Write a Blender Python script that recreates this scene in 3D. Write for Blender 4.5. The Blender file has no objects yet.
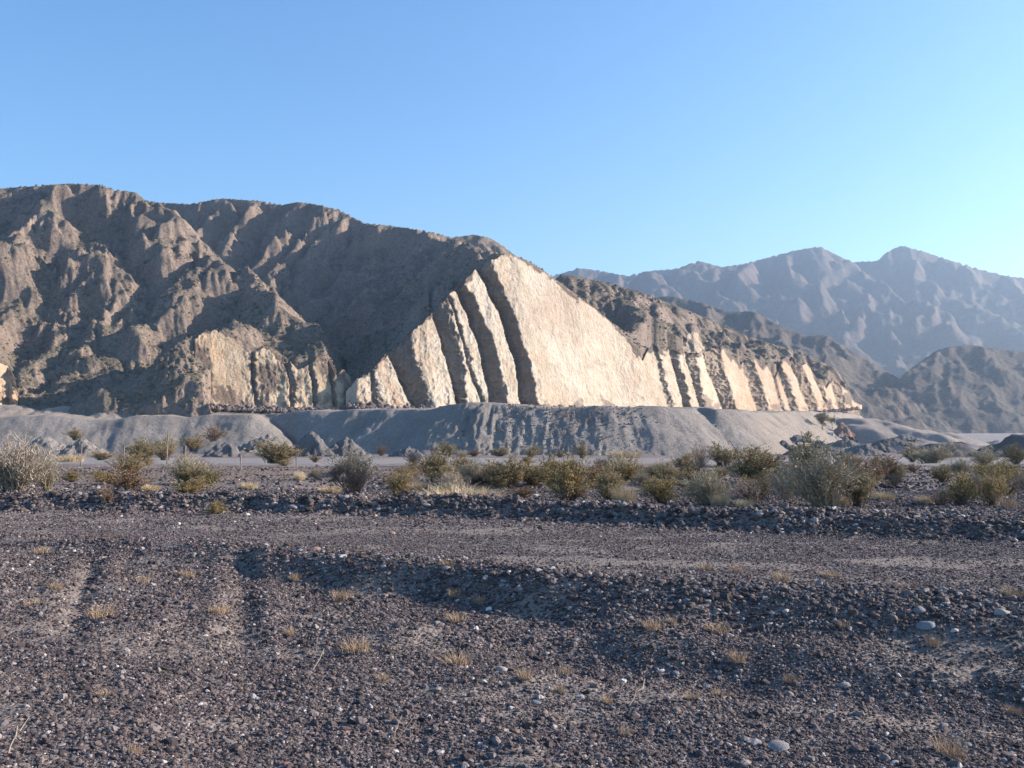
import bpy, math, random
import numpy as np
from mathutils import Vector
R = math.radians
rng = np.random.default_rng(7)
random.seed(7)
scene = bpy.context.scene
COL = scene.collection
CAMZ, F, CX, HR = 1.7, 1000.0, 512.0, 425.0      # eye height, focal length in pixels, centre column, horizon row

# ------------------------------------------------------------------ camera, world, sun, exposure
cam_d = bpy.data.cameras.new("camera")
cam_d.sensor_width = 36.0
cam_d.lens = 36.0 * F / 1024.0
cam_d.shift_y = (HR - 384.0) / 1024.0
cam_d.clip_start = 0.1
cam_d.clip_end = 20000
cam = bpy.data.objects.new("camera", cam_d)
cam.location = (0, 0, CAMZ)
cam.rotation_euler = (R(90), 0, 0)
COL.objects.link(cam)
scene.camera = cam

SUN_AZ, SUN_EL = 80.0, 21.5                       # azimuth clockwise from the view direction
world = bpy.data.worlds.new("World")
scene.world = world
world.use_nodes = True
wn = world.node_tree
bg = wn.nodes["Background"]
sky = wn.nodes.new("ShaderNodeTexSky")
sky.sky_type = 'NISHITA'
sky.sun_disc = False
sky.sun_elevation = R(SUN_EL)
sky.sun_rotation = R(SUN_AZ)
sky.altitude = 1200
sky.air_density = 1.15
sky.dust_density = 0.9
sky.ozone_density = 3.0
hsv = wn.nodes.new("ShaderNodeHueSaturation")
hsv.inputs["Saturation"].default_value = 1.2
hsv.inputs["Value"].default_value = 1.13
hsv.inputs["Hue"].default_value = 0.501
wn.links.new(sky.outputs[0], hsv.inputs["Color"])
wn.links.new(hsv.outputs[0], bg.inputs[0])
bg.inputs[1].default_value = 0.088

sun_d = bpy.data.lights.new("sun", 'SUN')
sun_d.energy = 5.0
sun_d.angle = R(0.5)
sun_d.color = (1.0, 0.865, 0.735)
sun = bpy.data.objects.new("sun", sun_d)
sdir = Vector((math.cos(R(SUN_EL)) * math.sin(R(SUN_AZ)), math.cos(R(SUN_EL)) * math.cos(R(SUN_AZ)), math.sin(R(SUN_EL))))
sun.rotation_euler = sdir.to_track_quat('Z', 'Y').to_euler()
sun.location = (200, 50, 200)
COL.objects.link(sun)

scene.view_settings.view_transform = 'Standard'
scene.view_settings.look = 'None'
scene.view_settings.exposure = 1.36
scene.view_settings.gamma = 1.0
scene.view_settings.use_curve_mapping = False
scene.cycles.volume_bounces = 0
scene.cycles.max_bounces = 4
scene.cycles.diffuse_bounces = 2

# ------------------------------------------------------------------ numpy noise
_perm = np.random.default_rng(11).permutation(4096).astype(np.int64)
_ang = np.random.default_rng(12).random(4096) * 2 * np.pi
_gx, _gy = np.cos(_ang), np.sin(_ang)

def pnoise(x, y, seed=0):
    x = np.asarray(x, float) + seed * 17.13
    y = np.asarray(y, float) + seed * 9.71
    xi = np.floor(x).astype(np.int64); yi = np.floor(y).astype(np.int64)
    fx = x - xi; fy = y - yi
    u = fx * fx * fx * (fx * (fx * 6 - 15) + 10); v = fy * fy * fy * (fy * (fy * 6 - 15) + 10)
    def g(ix, iy, dx, dy):
        h = _perm[(_perm[(ix + seed * 31) & 4095] + iy) & 4095]
        return _gx[h] * dx + _gy[h] * dy
    a = g(xi, yi, fx, fy); b = g(xi + 1, yi, fx - 1, fy)
    c = g(xi, yi + 1, fx, fy - 1); d = g(xi + 1, yi + 1, fx - 1, fy - 1)
    return ((a + (b - a) * u) * (1 - v) + (c + (d - c) * u) * v) * 1.5

def fbm(x, y, octv=4, gain=0.5, lac=2.03, seed=0):
    s = 0; a = 1.0; f = 1.0
    for o in range(octv):
        s = s + a * pnoise(np.asarray(x) * f, np.asarray(y) * f, seed + o)
        a *= gain; f *= lac
    return s

def ridged(x, y, octv=4, gain=0.5, lac=2.07, seed=0):
    s = 0; a = 1.0; f = 1.0; w = 1.0
    for o in range(octv):
        n = 1.0 - np.abs(pnoise(x * f, y * f, seed + o)) * 1.6
        n = np.clip(n, 0, 1) ** 2
        s = s + a * n * w
        w = np.clip(n * 1.5, 0, 1)
        a *= gain; f *= lac
    return s

def sstep(a, b, x):
    t = np.clip((np.asarray(x, float) - a) / (b - a), 0, 1)
    return t * t * (3 - 2 * t)

def P(px, row, d):
    return ((px - CX) / F * d, d, CAMZ + (HR - row) / F * d)

# ------------------------------------------------------------------ mesh helpers
def set_attr(me, name, arr, typ='FLOAT'):
    a = me.attributes.new(name, typ, 'POINT')
    if typ == 'FLOAT':
        a.data.foreach_set("value", np.ascontiguousarray(arr, np.float32).ravel())
    else:
        a.data.foreach_set("vector", np.ascontiguousarray(arr, np.float32).ravel())

def raw_mesh(name, V, Fa, smooth=True):
    V = np.ascontiguousarray(V, np.float32).reshape(-1, 3)
    Fa = np.ascontiguousarray(Fa, np.int32)
    n, k = Fa.shape
    me = bpy.data.meshes.new(name)
    me.vertices.add(len(V)); me.vertices.foreach_set("co", V.ravel())
    me.loops.add(n * k); me.loops.foreach_set("vertex_index", Fa.ravel())
    me.polygons.add(n)
    me.polygons.foreach_set("loop_start", np.arange(0, n * k, k, dtype=np.int32))
    me.polygons.foreach_set("loop_total", np.full(n, k, np.int32))
    me.polygons.foreach_set("use_smooth", np.full(n, smooth, bool))
    me.update(calc_edges=True)
    return me

def grid_mesh(name, V, mat, smooth=True, attrs=None):
    nr, nc, _ = V.shape
    i = np.arange(nr * nc).reshape(nr, nc)
    Fa = np.stack([i[:-1, :-1], i[:-1, 1:], i[1:, 1:], i[1:, :-1]], -1).reshape(-1, 4)
    me = raw_mesh(name, V.reshape(-1, 3), Fa, smooth)
    for k, a in (attrs or {}).items():
        set_attr(me, k, a)
    me.materials.append(mat)
    return me

def link(name, me, parent=None, loc=None, kind=None):
    o = bpy.data.objects.new(name, me)
    COL.objects.link(o)
    if parent: o.parent = parent
    if loc is not None: o.location = loc
    if kind: o["kind"] = kind
    return o

def tag(o, label, cat, group=None):
    o["label"] = label; o["category"] = cat
    if group: o["group"] = group
    return o

def empty(name, loc, label, cat, group=None):
    o = bpy.data.objects.new(name, None); COL.objects.link(o); o.location = loc
    o.empty_display_size = 0.2
    return tag(o, label, cat, group)

# ------------------------------------------------------------------ material helpers
class NT:
    def __init__(s, name, rough=0.95, spec=0.15):
        s.m = bpy.data.materials.new(name); s.m.use_nodes = True
        s.n = s.m.node_tree.nodes; s.l = s.m.node_tree.links
        s.b = s.n["Principled BSDF"]
        s.b.inputs["Roughness"].default_value = rough
        s.b.inputs["Specular IOR Level"].default_value = spec
        s.tc = s.n.new("ShaderNodeTexCoord").outputs["Object"]
    def noise(s, scale, detail=4, rough=0.6, vec=None, dist=0.0):
        t = s.n.new("ShaderNodeTexNoise"); t.inputs["Scale"].default_value = scale
        t.inputs["Detail"].default_value = detail; t.inputs["Roughness"].default_value = rough
        t.inputs["Distortion"].default_value = dist
        s.l.new(vec or s.tc, t.inputs["Vector"]); return t.outputs["Fac"]
    def voro(s, scale, out="Color", feature='F1', vec=None):
        t = s.n.new("ShaderNodeTexVoronoi"); t.feature = feature; t.inputs["Scale"].default_value = scale
        s.l.new(vec or s.tc, t.inputs["Vector"]); return t.outputs[out]
    def mapv(s, scale=(1, 1, 1), rot=(0, 0, 0)):
        t = s.n.new("ShaderNodeMapping"); t.inputs["Scale"].default_value = scale; t.inputs["Rotation"].default_value = rot
        s.l.new(s.tc, t.inputs["Vector"]); return t.outputs[0]
    def ramp(s, fac, stops, interp='LINEAR'):
        t = s.n.new("ShaderNodeValToRGB"); r = t.color_ramp; r.interpolation = interp
        while len(r.elements) < len(stops): r.elements.new(0.5)
        for e, (p, c) in zip(r.elements, stops):
            e.position = p
            e.color = (c, c, c, 1) if isinstance(c, (int, float)) else (*c, 1)
        s.l.new(fac, t.inputs[0]); return t.outputs[0]
    def mix(s, fac, a, b, mode='MIX'):
        t = s.n.new("ShaderNodeMix"); t.data_type = 'RGBA'; t.blend_type = mode
        for sock, v in ((t.inputs[0], fac), (t.inputs[6], a), (t.inputs[7], b)):
            if isinstance(v, (int, float)): sock.default_value = v
            elif isinstance(v, tuple): sock.default_value = (*v, 1)
            else: s.l.new(v, sock)
        return t.outputs[2]
    def attr(s, name, typ='GEOMETRY', out="Fac"):
        t = s.n.new("ShaderNodeAttribute"); t.attribute_name = name; t.attribute_type = typ; return t.outputs[out]
    def math(s, op, a, b=0.0):
        t = s.n.new("ShaderNodeMath"); t.operation = op
        for sock, v in ((t.inputs[0], a), (t.inputs[1], b)):
            if isinstance(v, (int, float)): sock.default_value = v
            else: s.l.new(v, sock)
        return t.outputs[0]
    def sepz(s):
        g = s.n.new("ShaderNodeNewGeometry"); x = s.n.new("ShaderNodeSeparateXYZ")
        s.l.new(g.outputs["Normal"], x.inputs[0]); return x.outputs["Z"]
    def bump(s, h, dist, strength=1.0):
        t = s.n.new("ShaderNodeBump"); t.inputs["Distance"].default_value = dist; t.inputs["Strength"].default_value = strength
        s.l.new(h, t.inputs["Height"]); s.l.new(t.outputs[0], s.b.inputs["Normal"])
    def col(s, c):
        if isinstance(c, tuple): s.b.inputs["Base Color"].default_value = (*c, 1)
        else: s.l.new(c, s.b.inputs["Base Color"])
        return s.m

def mountain_mat(name, rock_a, rock_b, soil_a, soil_b, sc=1.0, scrub=0.55):
    t = NT(name)
    rock = t.mix(t.ramp(t.noise(0.03 * sc, 6, 0.65), [(0.35, 0.0), (0.65, 1.0)]), rock_a, rock_b)
    soil = t.mix(t.ramp(t.noise(0.05 * sc, 5, 0.7), [(0.35, 0.0), (0.65, 1.0)]), soil_a, soil_b)
    steep = t.ramp(t.math('ADD', t.sepz(), t.math('MULTIPLY', t.math('SUBTRACT', t.noise(0.12 * sc, 5, 0.7), 0.5), 0.5)),
                   [(0.62, 0.0), (0.84, 1.0)])
    c = t.mix(steep, rock, soil)
    fine = t.ramp(t.noise(0.9 * sc, 5, 0.75), [(0.3, 0.55), (0.7, 1.35)])
    c = t.mix(1.0, c, fine, 'MULTIPLY')
    dots = t.ramp(t.voro(0.45 * sc, "Distance"), [(0.18, 1.0), (0.34, 0.0)])
    dens = t.ramp(t.noise(0.035 * sc, 3, 0.6), [(0.40, 0.0), (0.60, 1.0)])
    dd = t.math('MULTIPLY', t.math('MULTIPLY', dots, dens), scrub)
    c = t.mix(dd, c, (0.085, 0.08, 0.05))
    h = t.math('ADD', t.math('MULTIPLY', t.noise(0.25 * sc, 7, 0.7), 1.0), t.math('MULTIPLY', t.noise(1.4 * sc, 4, 0.7), 0.25))
    t.bump(h, 1.8 / sc, 0.9)
    return t.col(c)

# ------------------------------------------------------------------ ridge-built terrain
def seg_height(X, Y, pts, slope, k=None, rough=None):
    """highest of the cones that fall from a ridge polyline (px,row,depth)"""
    out = np.full(X.shape, -60.0)
    W = [P(*p) for p in pts]
    for (x0, y0, z0), (x1, y1, z1) in zip(W[:-1], W[1:]):
        dx, dy = x1 - x0, y1 - y0
        t = np.clip(((X - x0) * dx + (Y - y0) * dy) / (dx * dx + dy * dy + 1e-9), 0, 1)
        dist = np.hypot(X - x0 - t * dx, Y - y0 - t * dy)
        z = z0 + (z1 - z0) * t - slope * (np.sqrt(dist * dist + 9) - 3)
        out = np.maximum(out, z)
    return out

def smax(a, b, k):
    h = np.clip(0.5 + 0.5 * (a - b) / k, 0, 1)
    return b * (1 - h) + a * h + k * h * (1 - h)

def erode(H, drops=40000, rounds=10, steps=40, seed=1, ero=0.25, cap=6.0, mask=None):
    """raindrops run down the grid in index space and cut gullies; H in units of cells"""
    nr, nc = H.shape
    g = np.random.default_rng(seed)
    H = H.copy()
    for r in range(rounds):
        py = g.random(drops) * (nr - 3) + 1; px = g.random(drops) * (nc - 3) + 1
        dy = np.zeros(drops); dx = np.zeros(drops); sed = np.zeros(drops); spd = np.ones(drops); wat = np.ones(drops)
        Hf = H.ravel()
        for s in range(steps):
            iy = py.astype(np.int64); ix = px.astype(np.int64); fy = py - iy; fx = px - ix
            b = iy * nc + ix
            h00 = Hf[b]; h01 = Hf[b + 1]; h10 = Hf[b + nc]; h11 = Hf[b + nc + 1]
            gx = (h01 - h00) * (1 - fy) + (h11 - h10) * fy
            gy = (h10 - h00) * (1 - fx) + (h11 - h01) * fx
            h = h00 * (1 - fx) * (1 - fy) + h01 * fx * (1 - fy) + h10 * (1 - fx) * fy + h11 * fx * fy
            dx = dx * 0.3 - gx * 0.7; dy = dy * 0.3 - gy * 0.7
            L = np.hypot(dx, dy) + 1e-6; dx /= L; dy /= L
            ny = np.clip(py + dy, 1, nr - 3); nx = np.clip(px + dx, 1, nc - 3)
            jy = ny.astype(np.int64); jx = nx.astype(np.int64); gy2 = ny - jy; gx2 = nx - jx
            c = jy * nc + jx
            hn = Hf[c] * (1 - gx2) * (1 - gy2) + Hf[c + 1] * gx2 * (1 - gy2) + Hf[c + nc] * (1 - gx2) * gy2 + Hf[c + nc + 1] * gx2 * gy2
            dh = hn - h
            capac = np.clip(-dh, 0.01, 2) * spd * wat * cap
            dep = np.where(dh > 0, np.minimum(dh, sed), (sed - capac) * 0.25)
            er = np.minimum((capac - sed) * ero, np.maximum(-dh, 0))
            amt = np.where((sed > capac) | (dh > 0), dep, -er)
            sed -= amt
            for off, w in ((0, (1 - fx) * (1 - fy)), (1, fx * (1 - fy)), (nc, (1 - fx) * fy), (nc + 1, fx * fy)):
                Hf += np.bincount(b + off, amt * w, minlength=Hf.size)[:Hf.size]
            spd = np.sqrt(np.clip(spd * spd - dh * 1.0, 0.05, 9)); wat *= 0.975
            py, px = ny, nx
        H = Hf.reshape(nr, nc)
    return H

def blur(H, n=1):
    for _ in range(n):
        Q = np.pad(H, 1, mode='edge')
        H = (Q[1:-1, 1:-1] * 4 + (Q[:-2, 1:-1] + Q[2:, 1:-1] + Q[1:-1, :-2] + Q[1:-1, 2:]) * 2 + Q[:-2, :-2] + Q[:-2, 2:] + Q[2:, :-2] + Q[2:, 2:]) / 16
    return H

def fit_skyline(Z, D, cols, pts, foot_z, sm=9):
    """scale each column so that its highest sight line is the wanted row (kept smooth from column to column)"""
    px = [p[0] for p in pts]; rw = [p[1] for p in pts]
    want = (HR - np.interp(cols, px, rw)) / F
    for _ in range(2):
        cur = ((Z - CAMZ) / D[:, None]).max(0)
        k = (want + 0.004) / (cur + 0.004)
        k = np.clip(k, 0.8, 1.25)
        ker = np.hanning(sm + 2)[1:-1]; ker /= ker.sum()
        kk = np.convolve(np.pad(k, sm // 2, mode='edge'), ker, 'valid')[:len(k)]
        Z = foot_z + (Z - foot_z) * kk[None, :]
    return Z

def polar(px0, px1, dpx, d0, d1, step):
    cols = np.arange(px0, px1 + dpx, dpx)
    n = int(math.log(d1 / d0) / step)
    D = d0 * np.exp(np.arange(n) * step)
    X = (cols[None, :] - CX) / F * D[:, None]
    Y = np.repeat(D[:, None], len(cols), 1)
    return cols, D, X, Y

# ================================================================== NEAR MOUNTAINS AND THE QUARRIED CLIFF
# --- cliff sheet geometry first: the hillside behind is cut back to it
TOP = [(345, 392), (355, 381), (365, 376), (380, 362), (400, 345), (415, 330), (430, 316), (445, 300), (460, 285), (478, 268), (490, 261), (505, 254),
       (515, 256), (530, 263), (548, 275), (570, 291), (600, 314), (620, 332), (634, 350), (643, 361), (647, 352), (654, 345), (662, 350), (676, 349), (690, 355), (697, 353),
       (708, 347), (720, 350), (729, 353), (741, 366), (746, 357), (758, 357), (762, 370), (768, 367), (776, 378), (780, 362), (787, 358), (800, 361), (809, 367), (820, 382),
       (827, 385), (833, 377), (842, 384), (850, 395), (856, 402), (862, 408)]
FOOT = [(345, 407), (400, 409), (520, 410), (640, 411), (700, 412), (760, 416), (800, 416), (840, 410), (862, 409)]
DFOOT = [(345, 292), (380, 297), (440, 307), (520, 324), (580, 341), (640, 362), (700, 392), (760, 432), (800, 462), (862, 522)]
def bnd(b, m, t):                                  # a boundary as x at rows 407, 350, 280
    return np.polyfit([0.0, -57.0, -127.0], [b, m, t], 2)
# each shaded re-entrant: left and right edge, (x at row 407, 350, 280), extra depth of the step
BANDS = [
    (bnd(372, 368, 362), bnd(378, 374, 368), 1.5),
    (bnd(411, 386, 364), bnd(433, 414, 398), 7.0),
    (bnd(456, 442, 420), bnd(466, 461, 440), 5.5),
    (bnd(480, 464, 442), bnd(484, 468, 445), 1.8),
    (bnd(488, 478, 448), bnd(508, 496, 463), 7.5),
    (bnd(520, 510, 481), bnd(540, 526, 499), 8.0),
    (bnd(667, 655, 640), bnd(678, 661, 642), 2.2),
    (bnd(683, 668, 650), bnd(694, 681, 665), 5.0),
    (bnd(699, 684, 668), bnd(707, 696, 682), 4.5),
    (bnd(720, 700, 677), bnd(739, 723, 705), 8.5),
    (bnd(755, 737, 715), bnd(771, 755, 737), 7.0),
    (bnd(781, 763, 741), bnd(785, 767, 746), 2.0),
    (bnd(790, 771, 748), bnd(799, 779, 757), 5.0),
    (bnd(807, 785, 758), bnd(821, 801, 778), 7.0),
    (bnd(827, 804, 780), bnd(832, 813, 790), 3.0),
    (bnd(838, 822, 800), bnd(849, 836, 816), 5.0),
]
BANDS = [(a, np.array([b[0], b[1], b[2] - (3.0 if b[2] - a[2] > 10 else 1.0)]) if b[2] > 670 else b, d) for a, b, d in BANDS]
def cliff_depth(U, Vr, DF, footr, bands, k_slope):
    """depth of the cut face along each sight line, before roughness"""
    rise = (footr - Vr) / F * DF
    base = DF + rise / k_slope
    off = np.zeros_like(U)
    band = np.zeros_like(U)
    for j in range(U.shape[0]):
        dv = Vr[j] - 407.0
        # wobble the edges a little so that they are not ruled lines
        xs = []; ys = []
        for a, b, dep in bands:
            m = float(np.mean(dv)) if False else dv
            xs.append((np.polyval(a, m), np.polyval(b, m), dep))
        u = U[j]
        o = np.zeros_like(u)
        prev = np.full_like(u, u.min() - 40)
        for (l, r, dep) in xs:
            wob = fbm(Vr[j] * 0.05 + 3 * dep, u * 0.004, 3, seed=5) * 1.7
            l2 = l + wob; r2 = np.maximum(r + wob * 0.6 + fbm(Vr[j] * 0.12, u * 0 + dep * 7.7, 3, seed=8) * (1.6 + 1.6 * (dep < 6)) + fbm(Vr[j] * 0.45, u * 0 + dep * 3.1, 2, seed=9) * 0.6, l2 + 3)
            inlit = (u >= prev) & (u < l2)
            o = np.where(inlit, dep * (u - prev) / np.maximum(l2 - prev, 1), o)
            insh = (u >= l2) & (u < r2)
            o = np.where(insh, dep * (1 - (u - l2) / (r2 - l2)), o)
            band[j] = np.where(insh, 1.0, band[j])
            prev = np.where(u >= l2, r2, prev)
        last = u >= prev
        o = np.where(last & (o == 0), 0.08 * (u - prev), o)
        off[j] = o
    return base + off, band

def make_cliff(px0, px1, dpx, nt, top, foot, dfoot, bands, kslope, rough, seed, below=6):
    cols = np.arange(px0, px1 + dpx, dpx)
    tr = np.interp(cols, [p[0] for p in top], [p[1] for p in top])
    tr = tr + fbm(cols * 0.22, cols * 0, 3, seed=seed) * 1.6 + fbm(cols * 0.05, cols * 0 + 4, 2, seed=seed) * 2.0 * (cols > 510) + fbm(cols * 0.11, cols * 0 + 9, 3, seed=seed) * 4.0 * sstep(655, 700, cols) + fbm(cols * 0.05, cols * 0 + 4, 2, seed=seed) * 1.2 * (cols < 490)
    fr = np.interp(cols, [p[0] for p in foot], [p[1] for p in foot])
    df = np.interp(cols, [p[0] for p in dfoot], [p[1] for p in dfoot])
    t = np.linspace(0, 1, nt)[:, None]
    Vr = (fr + below * (1 - sstep(846, 862, cols)))[None, :] * (1 - t) + tr[None, :] * t
    U = np.repeat(cols[None, :], nt, 0)
    Dp, band = cliff_depth(U, Vr, df[None, :], fr[None, :], bands, kslope)
    # roughness in wall coordinates: down-dip streaks, blocks, small ledges
    S = U * 0.30; T = Vr * 0.30
    skew = S - 0.12 * T
    n = fbm(skew * 0.16, T * 0.035, 4, seed=seed + 1) * 1.1 + fbm(skew * 0.6, T * 0.12, 4, 0.6, seed=seed + 2) * 0.45
    n += (ridged(skew * 0.22 + 5, T * 0.07, 4, seed=seed + 3) - 0.8) * 0.55
    hh = np.clip((fr[None, :] - Vr) / 40, 0, 1)
    low = (1 - sstep(0.15, 0.75, hh))
    n += fbm(S * 0.35, T * 0.35, 4, 0.6, seed=seed + 6) * 1.3 * low
    calm = 1 - 0.62 * sstep(536, 560, U - (Vr - 407) * .2) * (1 - sstep(615, 650, U - (Vr - 407) * .3)) * (px0 > 300)
    if seed == 50: calm = 1 - 0.6 * sstep(208, 216, U) * (1 - sstep(238, 250, U))
    Dp = Dp + np.clip(px0 + 11 - U, 0, 99) * (0.5 if seed == 50 else 0.4) + np.clip(U - (px1 - 10), 0, 99) * (1.0 if seed in (50, 20) else 0.3)
    blk = (ridged(S * 0.5 + 9, T * 0.45, 4, 0.6, seed=seed + 9) - 0.7) * 1.1 + np.round(fbm(S * .35, T * .35, 3, seed=seed + 12) * 3) * 0.35
    Dp = Dp - n * rough * calm - blk * (0.16 + 0.30 * band) * calm
    X = (U - CX) / F * Dp; Z = CAMZ + (HR - Vr) / F * Dp
    V = np.stack([X, Dp, Z], -1)
    # the lip runs back over the edge
    lips = []
    for i, b in enumerate((0.7, 1.8, 3.5, 6.0, 9.0)):
        L = V[-1].copy(); L[:, 1] += b; L[:, 0] = (cols - CX) / F * L[:, 1]
        L[:, 2] = V[-1][:, 2] + 0.25 * min(b, 1.2) - 0.28 * max(b - 1.5, 0) + fbm(L[:, 0] * .5, L[:, 1] * .5, 2, seed=3) * .3
        lips.append(L)
    V2 = np.concatenate([V, np.stack(lips)], 0)
    return cols, tr, fr, band, V, V2, Vr

def cliff_mat(name, pale, tan, brown, orange=0.3):
    t = NT(name, 0.9, 0.2)
    st = t.mapv((0.22, 0.22, 0.035), (R(-14), 0, 0))
    a = t.ramp(t.noise(1.0, 6, 0.6, vec=st), [(0.38, 0.0), (0.62, 1.0)])
    c = t.mix(a, pale, tan)
    o = t.ramp(t.noise(0.05, 5, 0.65), [(0.55, 0.0), (0.68, 1.0)])
    c = t.mix(t.math('MULTIPLY', o, orange), c, (0.46, 0.27, 0.12))
    st2 = t.mapv((1.1, 1.1, 0.16), (R(-14), 0, 0))
    s = t.ramp(t.noise(1.0, 5, 0.7, vec=st2), [(0.56, 0.0), (0.72, 1.0)])
    c = t.mix(t.math('MULTIPLY', s, 0.45), c, brown)
    c = t.mix(t.math('MULTIPLY', t.attr('ochre'), t.ramp(t.noise(0.12, 5, 0.7), [(0.35, 0.35), (0.6, 1.0)])), c, (0.50, 0.355, 0.25))
    c = t.mix(t.ramp(t.attr("weather_shade"), [(0.0, 0.0), (1.0, 1.0)]), c, brown)  # brown for weathered stone and for the shade painted into the re-entrants
    crk = t.ramp(t.voro(1.0, "Distance", 'DISTANCE_TO_EDGE', t.mapv((0.16, 0.16, 0.05), (R(-18), 0, 0))), [(0.0, 0.62), (0.035, 1.0)])
    c = t.mix(t.ramp(t.noise(0.09, 4, 0.6), [(0.42, 0.0), (0.65, 0.55)]), c, t.mix(1.0, c, crk, 'MULTIPLY'))
    big = t.ramp(t.noise(0.028, 5, 0.6, vec=t.mapv((1, 1, 1.6))), [(0.35, (1.06, 1.04, 1.0)), (0.65, (0.84, 0.80, 0.76))])
    c = t.mix(1.0, c, big, 'MULTIPLY')
    pt = t.ramp(t.noise(0.35, 6, 0.75), [(0.3, 0.82), (0.7, 1.12)])
    c = t.mix(1.0, c, pt, 'MULTIPLY')
    h = t.math('ADD', t.noise(0.8, 7, 0.75), t.math('MULTIPLY', t.noise(1.0, 5, 0.7, vec=st2), 0.8))
    t.bump(t.math('ADD', h, t.math('MULTIPLY', crk, 0.25)), 0.7, 0.9)
    return t.col(c)

M_CLIFF = cliff_mat("cut_rock", (0.62, 0.545, 0.45), (0.52, 0.44, 0.345), (0.17, 0.135, 0.115))
M_CLIFF2 = cliff_mat("cut_rock_ochre", (0.56, 0.46, 0.33), (0.45, 0.355, 0.25), (0.175, 0.135, 0.11), 0.5)
M_MTN = mountain_mat("scrub_rock", (0.265, 0.205, 0.165), (0.18, 0.143, 0.117), (0.18, 0.15, 0.113), (0.133, 0.115, 0.086))
M_FAR = mountain_mat("far_rock", (0.14, 0.105, 0.09), (0.095, 0.078, 0.068), (0.10, 0.083, 0.068), (0.07, 0.062, 0.052), 0.22, 0.3)
M_HILL = mountain_mat("hill_rock", (0.14, 0.11, 0.09), (0.10, 0.085, 0.07), (0.11, 0.09, 0.075), (0.085, 0.075, 0.065), 0.4, 0.3)

def weather_of(V, Vr, fr, tr, seed):
    """brown weathered stone near the old ground surface at the top and in the rubble at the foot"""
    frac = (fr[None, :] - Vr) / np.maximum(fr - tr, 1)[None, :]
    n = fbm(V[..., 0] * 0.11, V[..., 2] * 0.11 + V[..., 1] * .05, 4, 0.6, seed=seed)
    h = (fr[None, :] - Vr)
    topd = (Vr - tr[None, :])
    w = sstep(0.1, 0.5, n - topd / 7.0 + 0.45)
    w = np.maximum(w, 0.7 * sstep(0.05, 0.35, n * 0.9 - h / 22.0 + 0.15))
    return w

# right, long quarry
c1, tr1, fr1, D1, V1, V1b, Vr1 = make_cliff(346, 862, 0.8, 200, TOP, FOOT, DFOOT, BANDS, 1.55, 0.34, 20)
w1 = np.maximum(weather_of(V1, Vr1, fr1, tr1, 31), blur(D1, 1) * np.interp(c1, [600, 700], [0.74, 0.42])[None, :])  # weathering, plus shade of the re-entrants painted in as brown
x1 = np.repeat(c1[None, :], w1.shape[0], 0)
w1 = np.maximum(w1, 0.9 * sstep(0.0, 0.3, fbm(V1[..., 0] * .07, V1[..., 2] * .09, 4, 0.6, seed=71) + (x1 - 850) / 60.0))
w1 = np.maximum(w1, 0.6 * sstep(0.25, 0.5, fbm(V1[..., 0] * .05, V1[..., 2] * .11, 4, 0.6, seed=73) - (fr1[None, :] - Vr1) / 60.0) * sstep(640, 700, x1))
oc1 = sstep(640, 780, x1) * 0.75 + 0.7 * np.exp(-((x1 - (388 + (Vr1 - 380) * .45)) / 6.0) ** 2) + 0.35 * sstep(0.1, 0.5, fbm(V1[..., 0] * .05, V1[..., 2] * .05, 4, seed=75))
w1 = np.concatenate([w1, np.ones((5, w1.shape[1]))], 0); oc1 = np.concatenate([oc1, np.zeros((5, w1.shape[1]))], 0)
cliff = link("quarry_cliff", grid_mesh("quarry_cliff", V1b, M_CLIFF, attrs={"weather_shade": w1, "ochre": np.clip(oc1, 0, 1)}), kind="structure")
# left, small quarry in the foot of the big mountain
TOP2 = [(184, 346), (194, 338), (205, 332), (216, 330), (229, 334), (238, 345), (247, 352), (259, 350), (266, 346), (273, 350), (280, 358), (285, 367), (290, 362), (298, 371), (308, 366), (318, 357), (329, 362), (337, 376), (343, 369), (350, 376), (356, 392)]
FOOT2 = [(184, 404), (225, 409), (300, 411), (356, 411)]
DFOOT2 = [(184, 284), (230, 288), (266, 291), (300, 293), (356, 297)]
BANDS2 = [
    (bnd(254, 250, 246), bnd(259, 255, 250), 2.2),
    (bnd(291, 284, 275), bnd(297, 290, 280), 1.8),
    (bnd(314, 306, 295), bnd(319, 311, 300), 1.8),
    (bnd(333, 325, 312), bnd(338, 331, 317), 2.2),
    (bnd(346, 340, 330), bnd(350, 344, 334), 1.5),
]
c2, tr2, fr2, D2, V2_, V2b, Vr2 = make_cliff(184, 356, 0.8, 90, TOP2, FOOT2, DFOOT2, BANDS2, 1.25, 0.36, 50)
w2 = np.maximum(weather_of(V2_, Vr2, fr2, tr2, 33), blur(D2, 1) * 0.75)  # the small cut's re-entrants are darkened in colour too, as painted shade
x2 = np.repeat(c2[None, :], w2.shape[0], 0)
bnd_l = np.minimum(194 + (Vr2 - 338) * 0.73, 213) + fbm(Vr2 * .2, x2 * 0, 3, seed=63) * 2
w2 = np.maximum(w2, 1 - sstep(-1.5, 1.0, x2 - bnd_l))
kn = np.hypot((x2 - 268) / 15.0, (Vr2 - 379) / 15.0) + fbm(x2 * .12, Vr2 * .12, 3, seed=64) * .5
w2 = np.maximum(w2, 0.95 * (1 - sstep(0.75, 0.95, kn)))
kn = np.hypot((x2 - 224) / 13.0, (Vr2 - 396) / 12.0) + fbm(x2 * .15, Vr2 * .15, 3, seed=65) * .5
w2 = np.maximum(w2, 0.9 * (1 - sstep(0.75, 0.95, kn)))
w2 = np.maximum(w2, 0.75 * sstep(-0.15, 0.2, fbm(V2_[..., 0] * .09, V2_[..., 2] * .12, 4, seed=61) + (x2 - 262) / 300.0 - 0.42))
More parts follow.
